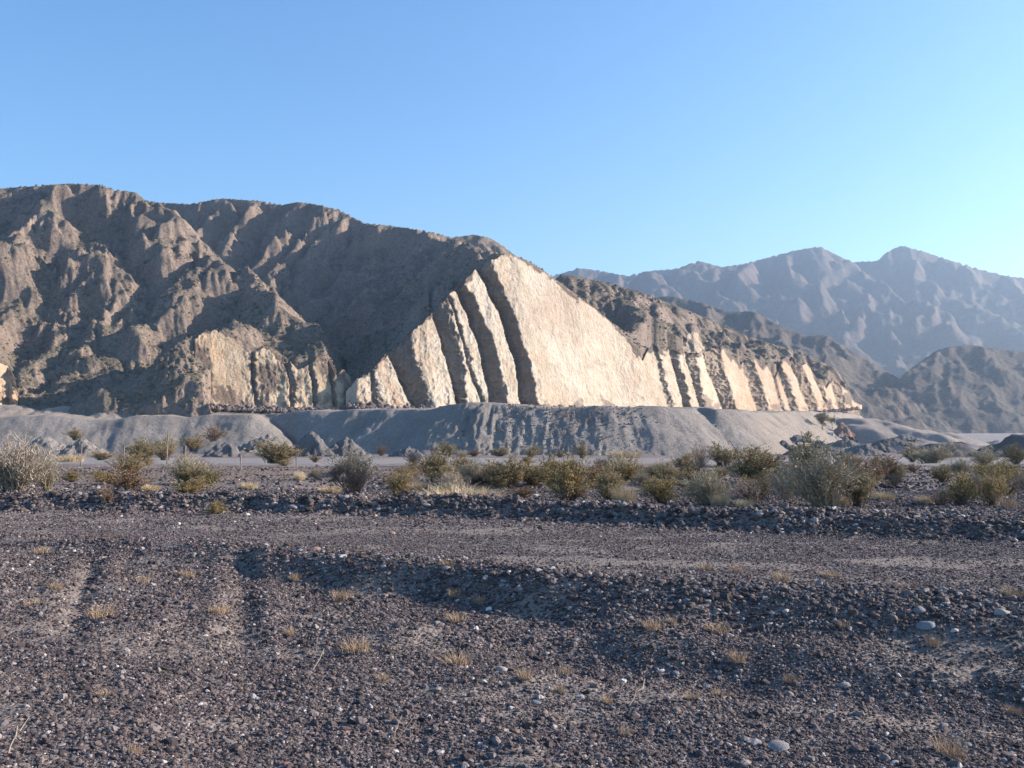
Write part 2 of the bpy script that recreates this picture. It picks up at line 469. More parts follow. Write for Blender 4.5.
w2 = np.concatenate([w2, np.ones((5, w2.shape[1]))], 0)
link("quarry_cliff", grid_mesh("quarry_cliff_small", V2b, M_CLIFF2, attrs={"weather_shade": w2, "ochre": 0.35 + 0 * w2}), kind="structure")
# the ochre cut at the left edge of the view
TOP3 = [(-90, 372), (-40, 362), (0, 364), (8, 368), (14, 378), (18, 392)]
c3, tr3, fr3, D3, V3_, V3b, Vr3 = make_cliff(-90, 18, 1.2, 30, TOP3, [(-90, 400), (18, 401)], [(-90, 288), (18, 290)],
    [(bnd(-60, -64, -70), bnd(-50, -55, -60), 5.4), (bnd(-12, -16, -20), bnd(-2, -6, -10), 6.8), (bnd(9, 6, 2), bnd(15, 12, 8), 4.1)], 1.3, 0.9, 70)
w3 = weather_of(V3_, Vr3, fr3, tr3, 35)
w3 = np.concatenate([w3, np.ones((5, w3.shape[1]))], 0)
link("quarry_cliff", grid_mesh("quarry_cliff_edge", V3b, M_CLIFF2, attrs={"weather_shade": w3, "ochre": 0.8 + 0 * w3}), kind="structure")

TOP4 = [(683, 344), (687, 337), (692, 331), (698, 334), (702, 341), (704, 345)]
c4, tr4, fr4, D4, V4_, V4b, Vr4 = make_cliff(683, 704, 0.7, 26, TOP4, [(683, 347), (704, 347)], [(683, 418), (704, 428)], [(bnd(740, 692, 650), bnd(741, 694, 652), 1)], 1.5, 0.5, 80, below=6)
w4 = np.concatenate([weather_of(V4_, Vr4, fr4, tr4, 37), np.ones((5, len(c4)))], 0)
link("quarry_cliff", grid_mesh("quarry_cliff_crag", V4b, M_CLIFF, attrs={"weather_shade": w4 * .6, "ochre": 0.3 + 0 * w4}), kind="structure")
# --- hillside terrain
cols, D, X, Y = polar(-95, 905, 1.3, 262, 770, 0.00178)
wx = X + fbm(X / 42, Y / 42, 4, 0.5, seed=101) * 9
wy = Y + fbm(X / 42, Y / 42, 4, 0.5, seed=111) * 9
dA = lambda pts: [(x, r, 285 + (405 - r) * 0.715 + max(x, -60) * 0.09) for x, r in pts]
dB = lambda pts: [(x, r, 638 - (r - 202) * 0.92 + (300 - x) * 0.08) for x, r in pts]
ridges = [
    # (points, slope, blend)
    ([(-140, 198, 478), (-60, 190, 472), (0, 188, 465), (30, 186, 462), (71, 183, 458), (101, 185, 460), (118, 190, 457), (135, 192, 452), (150, 202, 446)], 1.15),
    ([(150, 202, 446), (172, 218, 436), (190, 236, 426), (215, 255, 412), (240, 273, 396), (270, 292, 376), (300, 314, 354), (322, 338, 334), (338, 358, 320), (350, 376, 308), (362, 396, 298)], 0.95),
    (dA([(71, 184), (55, 203), (20, 222), (60, 236), (101, 250), (152, 267), (190, 293), (217, 312), (238, 330)]), 0.82),
    (dA([(118, 190), (126, 212), (142, 232), (166, 248), (186, 262), (200, 285)]), 0.82),
    (dA([(20, 222), (8, 255), (20, 292), (61, 317), (98, 348), (118, 370), (150, 388)]), 0.82),
    (dA([(101, 250), (96, 278), (112, 300), (146, 322), (172, 332)]), 0.82),
    (dA([(61, 317), (70, 345), (60, 370), (66, 392)]), 0.82),
    (dA([(96, 278), (80, 305), (86, 330)]), 0.82),
    (dA([(152, 267), (150, 290), (172, 312), (190, 322)]), 0.82),
    (dA([(-60, 200), (-70, 250), (-40, 290), (-8, 325), (16, 352), (34, 384)]), 0.82),
    (dA([(240, 274), (243, 300), (256, 322), (262, 340)]), 0.82),
    (dA([(290, 306), (292, 326), (300, 346)]), 0.82),
    ([(196, 335, 304), (170, 348, 299), (140, 366, 293), (100, 390, 286)], 0.95),
    ([(196, 335, 304), (226, 334, 308), (262, 347, 308), (300, 361, 308), (340, 371, 305), (358, 392, 298)], 0.7),
    ([(215, 331, 308), (225, 322, 330), (238, 326, 340)], 0.8),
    # back ridge
    ([(120, 206, 680), (159, 203, 672), (190, 204, 665), (224, 199, 658), (260, 201, 652), (281, 205, 648), (298, 202, 643), (315, 204, 638), (339, 210, 630), (370, 226, 610), (390, 226, 600),
      (414, 229, 584), (440, 234, 578), (462, 245, 575), (485, 252, 570)], 1.5),
    ([(505, 256, 352), (490, 255, 410), (472, 248, 465), (452, 239, 525), (430, 233, 578)], 0.9),
    ([(485, 254, 430), (460, 272, 410), (425, 308, 392)], 0.85),
    ([(466, 246, 490), (440, 262, 468), (400, 300, 440), (372, 342, 415)], 0.85),
    ([(444, 237, 545), (420, 256, 520), (380, 290, 490)], 0.9),
    (dB([(298, 202), (272, 238), (248, 275), (225, 305)]), 1.35),
    (dB([(339, 210), (318, 243), (290, 288), (272, 318)]), 1.35),
    (dB([(365, 224), (350, 252), (322, 298), (302, 330)]), 1.35),
    (dB([(320, 205), (296, 248), (272, 290)]), 1.35),
    (dB([(414, 229), (402, 254), (372, 278), (345, 305), (330, 340)]), 1.35),
    (dB([(390, 226), (378, 248), (352, 275)]), 1.35),
    (dB([(440, 234), (432, 260), (410, 280), (385, 300)]), 1.35),
    (dB([(260, 201), (240, 230), (212, 262)]), 1.35),
    (dB([(224, 199), (205, 213), (182, 238)]), 1.35),
    # ridge over the quarry
    ([(575, 277, 470), (606, 284, 485), (640, 293, 500), (690, 312, 530), (740, 335, 560), (800, 353, 600), (850, 375, 640), (878, 403, 665)], 0.6),
    ([(600, 283, 482), (616, 300, 450), (634, 318, 410), (645, 336, 375)], 0.75),
    ([(640, 293, 500), (660, 312, 460), (678, 330, 415)], 0.75),
    ([(690, 312, 530), (712, 328, 480), (728, 345, 430)], 0.75),
    ([(740, 335, 560), (760, 345, 500), (775, 358, 450)], 0.75),
    ([(800, 353, 600), (820, 368, 530), (835, 380, 490)], 0.75),
]
Z = np.full(X.shape, -60.0)
for pts, sl in ridges:
    Z = smax(Z, seg_height(wx, wy, pts, sl), 3.5)
_e = []
for _p in list(range(350, 640, 12)) + list(range(650, 862, 14)):
    _k = int((_p - c1[0]) / (c1[1] - c1[0])); _q = slice(max(_k - 7, 0), _k + 8)
    _dp = V1[-1, _q, 1].mean() + 4.0
    _e.append((_p, tr1[_q].mean() + 0.5, _dp))
bx_ = X + fbm(X / 18, Y / 18, 3, seed=191) * 2.0
Z = smax(Z, seg_height(bx_, Y, [e for e in _e if e[0] <= 515], 0.80), 2.0)
Z = smax(Z, seg_height(bx_, Y, [e for e in _e if e[0] >= 505], 0.5), 2.0)
amp = sstep(-10, 30, Z)
sc = D[:, None] / 400.0
def seg_dist(X, Y, pts):
    out = np.full(X.shape, 1e9); W = [P(*p) for p in pts]
    for (x0, y0, _), (x1, y1, _) in zip(W[:-1], W[1:]):
        dx, dy = x1 - x0, y1 - y0
        t = np.clip(((X - x0) * dx + (Y - y0) * dy) / (dx * dx + dy * dy + 1e-9), 0, 1)
        out = np.minimum(out, np.hypot(X - x0 - t * dx, Y - y0 - t * dy))
    return out
for gp, gd, gw in ((dA([(214, 322), (180, 342), (135, 362), (85, 392)]), 6, 7), (dA([(98, 205), (108, 228), (128, 250), (150, 285)]), 7, 7), (dA([(48, 235), (36, 275), (12, 325), (-10, 360)]), 9, 9),
                   (dA([(200, 245), (176, 262), (160, 290), (150, 312)]), 6, 6), (dA([(90, 292), (66, 335), (30, 378)]), 7, 7), (dA([(128, 300), (118, 330), (96, 356)]), 5, 6), (dA([(232, 282), (222, 300), (226, 318)]), 5, 5),
                   (dA([(-20, 250), (-34, 300)]), 7, 8)):
    gn = seg_dist(wx, wy, gp)
    Z = Z - gd * np.exp(-(gn / gw) ** 2)
Z = smax(Z, np.where(CX + X / Y * F < 380, 1.0, -30.0) + (D[:, None] - 280) * 0.12, 2.0)
Z += ((ridged(wx / 26, wy / 26, 3, 0.5, seed=121) - 0.9) * 1.1 + fbm(X / 20, Y / 20, 3, 0.5, seed=131) * 1.2) * amp
# raindrop erosion in index space, then outcrops and small relief
scl = D[:, None] * 0.00155
Hn = erode(Z / scl, 40000, 8, 36, seed=3, ero=0.08, cap=2.5)
dH = np.clip(Hn - Z / scl, -2.6, 1.2)
Z = Z + blur(dH, 2) * scl
rk = np.clip(fbm(X / 30, Y / 30, 4, 0.6, seed=141) * 1.6 + 0.2, 0, 1)
Z += (ridged(X / 9, Y / 9, 4, 0.6, seed=151) - 0.75) * 1.5 * rk * amp
Z += (fbm(X / 3.2, Y / 3.2, 4, 0.65, seed=161) * 0.8 * (0.3 + rk)) * sc
SKY1 = [(-95, 190), (0, 188.6), (20, 187), (71, 183.5), (101, 185), (115, 190), (135, 192), (146, 200.5), (159, 202.5), (190, 204), (217, 199), (224, 198.6), (260, 201), (281, 205),
        (298, 202), (315, 204), (339, 210), (364, 223), (384, 225), (414, 229), (440, 234), (455, 239), (475, 246), (492, 251), (505, 254), (516, 255), (530, 259), (545, 266), (570, 275), (606, 283), (640, 292), (690, 311),
        (740, 334), (800, 352), (850, 374), (880, 403), (905, 430)]
Z = fit_skyline(Z, D, cols, SKY1, 5.0, 7)
# cut the hillside back to the quarried faces
for cc, VV, fr_ in ((c1, V1, fr1), (c2, V2_, fr2), (c3, V3_, fr3), (c4, V4_, fr4)):
    for j, c in enumerate(cols):
        if c < cc[0] + 0 or c > cc[-1] + 1: continue
        k = int(np.clip(round((c - cc[0]) / (cc[1] - cc[0])), 2, len(cc) - 3))
        dd = np.maximum.accumulate(VV[:, k - 2:k + 3, 1].max(1)) + 1.2
        zz = VV[:, k, 2]
        kw = 9 if cc is not c1 or c < 560 else 26; ks = slice(max(k - kw, 0), k + kw + 1)
        ed = max(dd[-1], VV[-1, ks, 1].mean()); ez_ = VV[-1, ks, 2].mean()
        wall = np.interp(D, dd + np.arange(len(dd)) * 1e-4, zz - 0.4, left=(zz[0] - 1.5 if cc is c2 else -20), right=1e4)
        wall = np.where(D > dd[-1], np.maximum(ez_ - 0.3, 0) + np.maximum(D - ed, 0) * (1.0 if cc is c2 else 1.3), wall)
        if cc is c2: wall = wall + max(0, 214 - c) * 0.75 * (1 + 0.5 * float(pnoise(c * .15, 0.0, 3)))
        if cc is c1:
            zl = CAMZ + (HR - tr1[ks].mean()) / F * D + np.maximum(D - ed - 8, 0) * (0.15 if c < 400 else 0.15 + (c - 400) * 0.0075 if c < 500 else 0.6) + 0.6
            wall = np.minimum(wall, np.where(D < ed + (70 if c < 420 else 400), zl, 1e4))
        Z[:, j] = np.minimum(Z[:, j], wall)
Z = np.where(cols[None, :] > 836, np.minimum(Z, 36 - (cols[None, :] - 836) * 1.25 + fbm(X / 9, Y / 9, 3, seed=5) * 1.5 - np.maximum(cols[None, :] - 862, 0) * 2), Z)
Z = np.where(((cols[None, :] > 700) & (D[:, None] < 360)) | ((cols[None, :] > 856) & (D[:, None] < 468)), -40, Z)
for j, c in enumerate(cols):
    if 312 < c < 346:
        zl = CAMZ + (HR - (392 - (346 - c) * 2.1)) / F * D + np.maximum(D - 325, 0) * 0.15
        Z[:, j] = np.where(D < 400, np.minimum(Z[:, j], zl), Z[:, j])
Z = np.minimum(Z, -14 + (D[:, None] - 262 - 13 * sstep(215, 240, cols)[None, :]) * 1.5 + fbm(X / 6, Y / 6, 4, 0.6, seed=171) * 2.5)
MZ = Z
mtn = link("mountain", grid_mesh("mountain", np.stack([X, Y, Z], -1), M_MTN), kind="structure")
MX, MY, MD, MC = X, Y, D, cols

# small knob peeping over behind the back ridge
cols, D, X, Y = polar(425, 525, 1.5, 700, 860, 0.003)
Z = seg_height(X + fbm(X / 20, Y / 20, 3, seed=5) * 5, Y, [(430, 240, 770), (455, 238, 775), (475, 234, 780), (490, 238, 780), (503, 246, 785), (520, 262, 790)], 0.7)
Z += (ridged(X / 22, Y / 22, 4, seed=7) - 0.9) * 3 + fbm(X / 4, Y / 4, 3, seed=9) * .8
Z = fit_skyline(Z, D, cols, [(425, 250), (445, 239), (455, 237), (475, 234.5), (490, 238), (502, 245), (516, 256), (525, 262)], 5.0, 5)
link("mountain", grid_mesh("mountain_knob", np.stack([X, Y, Z], -1), M_MTN), kind="structure")

# ================================================================== FAR MOUNTAINS
cols, D, X, Y = polar(530, 1150, 1.6, 1650, 3500, 0.0032)
wx = X + fbm(X / 260, Y / 260, 4, 0.5, seed=201) * 60
wy = Y + fbm(X / 260, Y / 260, 4, 0.5, seed=211) * 60
dE = lambda pts: [(x, r, 3000 - (r - 250) * 7.6) for x, r in pts]
SKY2 = [(530, 282), (570, 271), (580, 268), (601, 271), (628, 276), (648, 271), (675, 269), (699, 261), (722, 267), (743, 264), (770, 257), (797, 250), (820, 246.5), (839, 256), (853, 262), (877, 261),
        (887, 252), (901, 245.5), (922, 251), (946, 259), (980, 269.5), (1007, 276), (1024, 278), (1080, 290), (1150, 300)]
rid2 = [
    ([(x, r + 1, 3000) for x, r in SKY2], 0.9),
    (dE([(601, 271), (618, 290), (640, 305), (660, 325)]), 0.75),
    (dE([(648, 271), (665, 290), (700, 310), (722, 330), (740, 345)]), 0.75),
    (dE([(699, 261), (705, 280), (730, 297), (760, 318), (800, 340), (835, 362)]), 0.7),
    (dE([(743, 264), (752, 285), (785, 300), (800, 318)]), 0.75),
    (dE([(797, 250), (802, 275), (815, 300), (840, 322), (865, 345)]), 0.72),
    (dE([(820, 247), (845, 280), (868, 300), (900, 330), (925, 345)]), 0.7),
    (dE([(853, 262), (880, 285), (915, 300), (940, 322), (980, 345)]), 0.72),
    (dE([(901, 246), (915, 275), (950, 290), (985, 305), (1030, 330)]), 0.7),
    (dE([(946, 259), (975, 285), (1010, 300), (1050, 320)]), 0.72),
    (dE([(1007, 276), (1035, 300), (1080, 320), (1120, 350)]), 0.72),
    (dE([(730, 297), (722, 325), (742, 350), (760, 372)]), 0.75),
    (dE([(868, 300), (850, 335), (862, 365), (850, 395)]), 0.75),
    (dE([(915, 300), (905, 330), (912, 360)]), 0.75),
]
Z = np.full(X.shape, -200.0)
for pts, sl in rid2:
    Z = smax(Z, seg_height(wx, wy, pts, sl), 14)
Z += ((ridged(wx / 230, wy / 230, 5, 0.5, seed=221) - 0.95) * 14 + fbm(X / 90, Y / 90, 4, 0.55, seed=231) * 6)
scl = D[:, None] * 0.0024
Hn = erode(Z / scl, 26000, 8, 40, seed=5, ero=0.1, cap=3)
Z = Z + blur(np.clip(Hn - Z / scl, -2.2, 1), 2) * scl + fbm(X / 22, Y / 22, 4, 0.6, seed=241) * 2.6
Z = fit_skyline(Z, D, cols, SKY2, -10.0, 7)
link("mountain", grid_mesh("mountain_far", np.stack([X, Y, Z], -1), M_FAR), kind="structure")

# ================================================================== FOOTHILLS BETWEEN THE QUARRY RIDGE AND THE RANGE
cols, D, X, Y = polar(640, 985, 1.5, 800, 1560, 0.0026)
wx = X + fbm(X / 90, Y / 90, 4, 0.5, seed=351) * 20
wy = Y + fbm(X / 90, Y / 90, 4, 0.5, seed=361) * 20
SKY4 = [(640, 298), (670, 296), (700, 302), (730, 312), (752, 311), (780, 325), (806, 336), (826, 335), (850, 350), (876, 365), (905, 382), (930, 398), (960, 418), (985, 430)]
rid4 = [([(x, r, 1360 - (x - 640) * 0.7) for x, r in SKY4], 0.6),
        ([(752, 311, 1280), (770, 332, 1180), (800, 352, 1080), (840, 372, 980)], 0.7), ([(700, 302, 1320), (716, 322, 1220), (744, 340, 1120), (770, 360, 1000)], 0.7),
        ([(826, 335, 1230), (845, 358, 1130), (866, 380, 1040), (880, 402, 960)], 0.7), ([(876, 365, 1190), (895, 388, 1090), (905, 410, 1010)], 0.7)]
Z = np.full(X.shape, -90.0)
for pts, sl in rid4: Z = smax(Z, seg_height(wx, wy, pts, sl), 8)
Z += (ridged(wx / 80, wy / 80, 4, 0.5, seed=371) - 0.9) * 5 + fbm(X / 30, Y / 30, 4, 0.55, seed=381) * 2.5
scl = D[:, None] * 0.002
Hn = erode(Z / scl, 16000, 6, 40, seed=8, ero=0.1, cap=3)
Z = Z + blur(np.clip(Hn - Z / scl, -2, 1), 2) * scl + fbm(X / 10, Y / 10, 3, 0.6, seed=391) * 1.0
Z = fit_skyline(Z, D, cols, SKY4, -8.0, 7)
link("hill", grid_mesh("foothills", np.stack([X, Y, Z], -1), M_HILL), kind="structure")

# ================================================================== HILL AT THE RIGHT
cols, D, X, Y = polar(845, 1150, 1.4, 985, 1420, 0.0022)
wx = X + fbm(X / 80, Y / 80, 4, 0.5, seed=301) * 16
wy = Y + fbm(X / 80, Y / 80, 4, 0.5, seed=311) * 16
rid3 = [
    ([(862, 412, 1030), (880, 400, 1060), (905, 374, 1120), (935, 352, 1180), (950, 347, 1195), (972, 345, 1200), (1000, 349, 1205), (1024, 352, 1210), (1060, 358, 1220), (1150, 372, 1240)], 0.55),
    ([(945, 348, 1190), (930, 368, 1130), (922, 376, 1100), (898, 392, 1065), (880, 412, 1035)], 0.62),
    ([(930, 368, 1130), (950, 388, 1085), (965, 410, 1045)], 0.6),
    ([(972, 345, 1200), (990, 366, 1140), (985, 388, 1095), (995, 412, 1045)], 0.62),
    ([(1024, 352, 1210), (1045, 378, 1130), (1040, 410, 1050)], 0.62),
    ([(1080, 362, 1225), (1100, 390, 1120), (1095, 415, 1050)], 0.62),
]
Z = np.full(X.shape, -80.0)
for pts, sl in rid3:
    Z = smax(Z, seg_height(wx, wy, pts, sl), 7)
Z += (ridged(wx / 70, wy / 70, 4, 0.5, seed=321) - 0.9) * 2.5 + fbm(X / 30, Y / 30, 4, 0.5, seed=331) * 1.8
scl = D[:, None] * 0.0018
Hn = erode(Z / scl, 14000, 6, 40, seed=6, ero=0.1, cap=3)
Z = Z + blur(np.clip(Hn - Z / scl, -1.8, 1), 2) * scl + fbm(X / 9, Y / 9, 3, 0.6, seed=341) * 0.8
Z = fit_skyline(Z, D, cols, [(845, 425), (862, 413), (880, 400), (905, 373), (935, 351), (950, 346.5), (972, 345), (1000, 349), (1024, 352), (1060, 358), (1150, 372)], -8.0, 7)
Z -= 6 * (1 - sstep(985, 1030, D))[:, None]
link("hill", grid_mesh("hill", np.stack([X, Y, Z], -1), M_HILL), kind="structure")
# ================================================================== GROUND
GD = [0, 14, 22, 30, 40, 50, 60, 80, 120, 160, 230, 320, 3000]
GZ = [0.0, 0.0, 0.0, -0.06, -0.38, -0.66, -0.95, -1.5, -2.62, -3.66, -5.5, -6.3, -6.6]
BERM = [(-80, 505), (0, 510.5), (250, 512), (430, 516), (560, 521), (700, 529), (860, 536), (1024, 541), (1150, 547)]      # foot of the near face
BANK = [(-80, 535), (0, 540), (120, 545), (220, 548), (300, 556), (400, 566), (520, 577), (620, 590), (760, 598), (900, 604), (1024, 609), (1150, 614)]  # crest of the low bank
def row_d(tab, px, z=0.0):
    return (CAMZ - z) * F / (np.interp(px, [p[0] for p in tab], [p[1] for p in tab]) - HR)

def ground_z(X, Y):
    X = np.asarray(X, float); Y = np.asarray(Y, float)
    D = np.maximum(Y, 0.5)
    px = np.clip(CX + X / D * F, -400, 1500)
    z = np.interp(D, GD, GZ)
    # low bank: the gravel in front of it lies lower
    bd = row_d(BANK, px)
    wob = fbm(X * 0.45, Y * 0.45, 3, seed=401) * 0.35
    front = 1 - sstep(-1.15, 0.1, (D - bd) + wob)
    hgt = np.interp(px, [0, 150, 250, 1024], [0.10, 0.13, 0.22, 0.29])
    z = z - hgt * front
    z = z + 0.09 * np.exp(-((D - bd + wob * .5 - 0.15) / 0.45) ** 2) * np.interp(px, [0, 250, 600], [0.4, 0.8, 1.0])
    z = z + np.where(D < 15, fbm(X * 0.9, Y * 0.7, 4, 0.55, seed=411) * 0.045 * front, 0)
    z = z - np.where(D < 12, 0.13 * np.exp(-((D - (bd - 1.9)) / 0.8) ** 2) * front * np.interp(px, [300, 600], [0, 1]), 0)
    # second low swell in the foreground, right half
    sw = row_d([(0, 700), (400, 655), (560, 650), (800, 672), (1024, 690)], px, -0.3)
    z = z + 0.10 * np.exp(-((D - sw - 0.35) / 0.35) ** 2) * sstep(280, 480, px) - 0.03 * np.exp(-((D - sw + .35) / 0.4) ** 2) * sstep(280, 480, px)
    # windrow (berm)
    bf = row_d(BERM, px)
    t = (D - bf)
    bw = fbm(X * 0.7, Y * 0.7, 3, seed=421) * 0.16
    hb = (0.25 + fbm(X * 0.35, Y * 0.1, 3, seed=431) * 0.10) * np.interp(px, [0, 500, 1024], [1.05, 1.05, 1.15])
    near = sstep(-0.05, 0.6, t + bw); far = 1 - sstep(0.8, 2.6, t + bw)
    z = z + hb * near * (0.25 + 0.75 * far) - 0.12 * sstep(2, 9, t) * (1 - sstep(14, 30, t))
    z = z + np.where((t > -0.3) & (t < 2.5), fbm(X * 2.4, Y * 2.4, 3, seed=441) * 0.06, 0)
    # roughness of the flat beyond
    r = fbm(X * 0.16, Y * 0.16, 4, 0.5, seed=451)
    z = z + sstep(24, 34, D) * r * 0.16 * (1 - sstep(70, 100, D) * (1 - sstep(160, 200, D)))
    # shaded erosion scarps facing the road
    for a, b, c, e, dd, h in ((575, 602, 700, 735, 58, 1.0), (900, 915, 975, 1000, 60, 0.9), (300, 312, 345, 365, 52, 0.5), (470, 490, 520, 540, 62, 0.7), (350, 362, 440, 455, 60, 0.5), (1000, 1015, 1060, 1080, 58, 0.8), (60, 75, 95, 110, 60, 0.3)):
        m = sstep(a, b, px) * (1 - sstep(c, e, px))
        ed = dd + fbm(X * 0.3, Y * 0 + dd, 3, seed=461) * 2.0
        z = z - h * m * sstep(dd - 13, dd - 5, D) * (1 - sstep(-0.9, 0.35, D - ed))
    # wheel ruts
    for x0, x1, y0, y1, w in ((-3.67, -5.79, 8.2, 13.85, 0.12), (-2.21, -3.72, 8.1, 13.85, 0.14)):
        cx = x0 + (x1 - x0) * np.clip((Y - y0) / (y1 - y0), 0, 1)
        m = sstep(y0, y0 + 0.8, Y) * (1 - sstep(y1 - 0.8, y1, Y))
        z = z - 0.036 * m * np.exp(-((X - cx) / w) ** 2) + 0.02 * m * np.exp(-((X - cx - 0.30) / 0.12) ** 2) + 0.02 * m * np.exp(-((X - cx + 0.30) / 0.12) ** 2)
    # broken ground of the valley floor, right
    v = sstep(250, 330, D) * (1 - sstep(600, 800, D)) * sstep(690, 740, px)
    z = z + v * (ridged(X / 38, Y / 60, 3, seed=471) - 0.7) * 2.2
    return z

def sand_amount(X, Y):
    """where fine pale sand lies instead of stones"""
    D = np.maximum(Y, 0.5); px = CX + X / D * F
    s = 0.65 * sstep(0.05, 0.5, fbm(X * 0.5, Y * 0.8, 4, 0.6, seed=501))
    bd = row_d(BANK, px)
    for x0, x1, am in ((-3.67, -5.79, .7), (-2.21, -3.72, .5)):
        cx = x0 + (x1 - x0) * np.clip((Y - 8.15) / 5.7, 0, 1)
        s = np.maximum(s, am * np.exp(-((X - cx + .05) / 0.14) ** 2) * sstep(8.1, 9.2, Y) * (1 - sstep(12.8, 13.8, Y)))
    row = HR + (CAMZ + 0.15) / D * F
    s = np.maximum(s, 0.85 * np.exp(-((row - (634 + 0.02 * px)) / 9) ** 2) * (1 - sstep(60, 420, px)) * (fbm(X * 1.3, Y * 1.3, 3, seed=503) > -0.25))
    tb = D - row_d(BERM, px)
    s = s * (1 - 0.9 * sstep(-0.6, -0.1, tb) * (1 - sstep(2.0, 3.0, tb)))
    return np.clip(s, 0, 1)

def ground_mat(near=True):
    t = NT("gravel_ground" if near else "wash_ground", 0.95, 0.12)
    base = t.mix(t.ramp(t.noise(0.35, 5, 0.65), [(0.35, 0.0), (0.65, 1.0)]), (0.185, 0.155, 0.14), (0.125, 0.108, 0.105))
    v = t.voro(26.0 if near else 7.0)
    sep = t.n.new("ShaderNodeSeparateColor"); t.l.new(v, sep.inputs[0])
    peb = t.ramp(sep.outputs[0], [(0.0, (0.078, 0.064, 0.068)), (0.45, (0.155, 0.122, 0.12)), (0.8, (0.235, 0.19, 0.178)), (1.0, (0.34, 0.30, 0.285))])
    c = t.mix(0.62 if near else 0.4, base, peb)
    v2 = t.voro(75.0 if near else 19.0)
    sep2 = t.n.new("ShaderNodeSeparateColor"); t.l.new(v2, sep2.inputs[0])
    c = t.mix(1.0, c, t.ramp(sep2.outputs[1], [(0, 0.7), (1, 1.3)]), 'MULTIPLY')
    c = t.mix(t.attr("sand"), c, t.mix(t.noise(3.0, 5, 0.7), (0.20, 0.165, 0.14), (0.29, 0.245, 0.205)))
    c = t.mix(t.attr("pale"), c, t.mix(t.ramp(t.noise(0.08, 6, 0.7), [(0.35, 0), (0.65, 1)]), (0.30, 0.275, 0.265), (0.24, 0.215, 0.20)))
    c = t.mix(t.attr("brown"), c, t.mix(t.noise(0.5, 5, 0.7), (0.16, 0.115, 0.095), (0.22, 0.17, 0.135)))
    dist = t.voro(26.0 if near else 7.0, "Distance")
    h = t.math('ADD', t.math('MULTIPLY', t.math('SUBTRACT', 1.0, dist), 1.0), t.noise(40.0 if near else 8.0, 4, 0.7))
    t.bump(h, 0.025 if near else 0.08, 0.8)
    return t.col(c)
M_NEAR = ground_mat(True); M_MID = ground_mat(False)

def ground_attrs(X, Y):
    D = Y; px = CX + X / np.maximum(D, .5) * F
    n = fbm(X * 0.05, Y * 0.05, 4, seed=511)
    pale = sstep(68, 82, D + n * 8) * (1 - sstep(150, 185, D + n * 20)) * 0.85
    pale = np.maximum(pale, sstep(280, 420, D) * 0.9)
    pale = np.maximum(pale, 0.6 * sstep(185, 210, D) * sstep(-.2, .3, n))
    brown = sstep(30, 38, D + n * 4) * (1 - sstep(60, 76, D + n * 8)) * (0.75 - 0.55 * sstep(320, 560, px)) + 0.5 * sstep(160, 180, D) * (1 - sstep(230, 260, D)) * (n > 0.1)
    return dict(sand=sand_amount(X, Y), pale=pale, brown=np.clip(brown, 0, 1))

# one continuous sheet in two resolutions that share their border line
def gsheet(name, px0, px1, dpx, d0, d1, step, mat):
    cols, D, X, Y = polar(px0, px1, dpx, d0, d1, step)
    side = np.geomspace(6, 1500 if d0 < 10 else 900, 60)
    cols = np.concatenate([px0 - side[::-1], cols, px1 + side])
    D = D * 1.0; D[-1] = d1
    Y = np.repeat(D[:, None], len(cols), 1); X = (cols[None, :] - CX) / F * Y
    Z = ground_z(X, Y)
    return grid_mesh(name, np.stack([X, Y, Z], -1), mat, attrs=ground_attrs(X, Y)), (X, Y, Z)
gm, _ = gsheet("gravel_ground", -160, 1190, 3.0, 2.6, 27.0, 0.0052, M_NEAR)
link("gravel_ground", gm, kind="structure")
gm, _ = gsheet("wash_ground", -160, 1190, 3.0, 26.95, 420, 0.0075, M_MID)
link("wash_ground", gm, kind="structure")
# far flat and the skirt around the camera: one coarse sheet that reaches the horizon
def big_sheet():
    xs = np.concatenate([-np.geomspace(9000, 4, 60), [0], np.geomspace(4, 9000, 60)])
    ys = np.concatenate([-np.geomspace(3000, 3, 30), [0], np.geomspace(3, 9000, 90)])
    X, Y = np.meshgrid(xs, ys)
    Z = np.interp(Y, GD, GZ) - 1.2 - np.interp(Y, [0, 60, 400, 430, 3000], [0, 0, 0, -1.0, -1.0])
    return grid_mesh("valley_floor", np.stack([X, Y, Z], -1), M_MID, attrs=dict(sand=0 * X, pale=0 * X + 0.8, brown=0 * X))
link("valley_floor", big_sheet(), kind="structure")

# ================================================================== SPOIL BANK (quarry terrace) AND HEAPS
def spoil_mat(name, a, b, stripe=0.5, sc=1.0):
    t = NT(name, 0.95, 0.1)
    c = t.mix(t.ramp(t.noise(0.07 * sc, 5, 0.65), [(0.35, 0.0), (0.65, 1.0)]), a, b)
    c = t.mix(1.0, c, t.ramp(t.noise(1.3 * sc, 5, 0.75), [(0.3, 0.78), (0.7, 1.2)]), 'MULTIPLY')
    tint = t.attr("tint")
    c = t.mix(tint, c, (0.36, 0.30, 0.245))
    t.bump(t.math('ADD', t.noise(0.9 * sc, 7, 0.75), t.math('MULTIPLY', t.noise(3.5 * sc, 5, 0.8), .5)), 0.9, 0.9)
    return t.col(c)
M_SPOIL = spoil_mat("grey_spoil", (0.235, 0.21, 0.19), (0.315, 0.285, 0.26))
M_PALE = spoil_mat("pale_spoil", (0.31, 0.275, 0.25), (0.26, 0.235, 0.22))

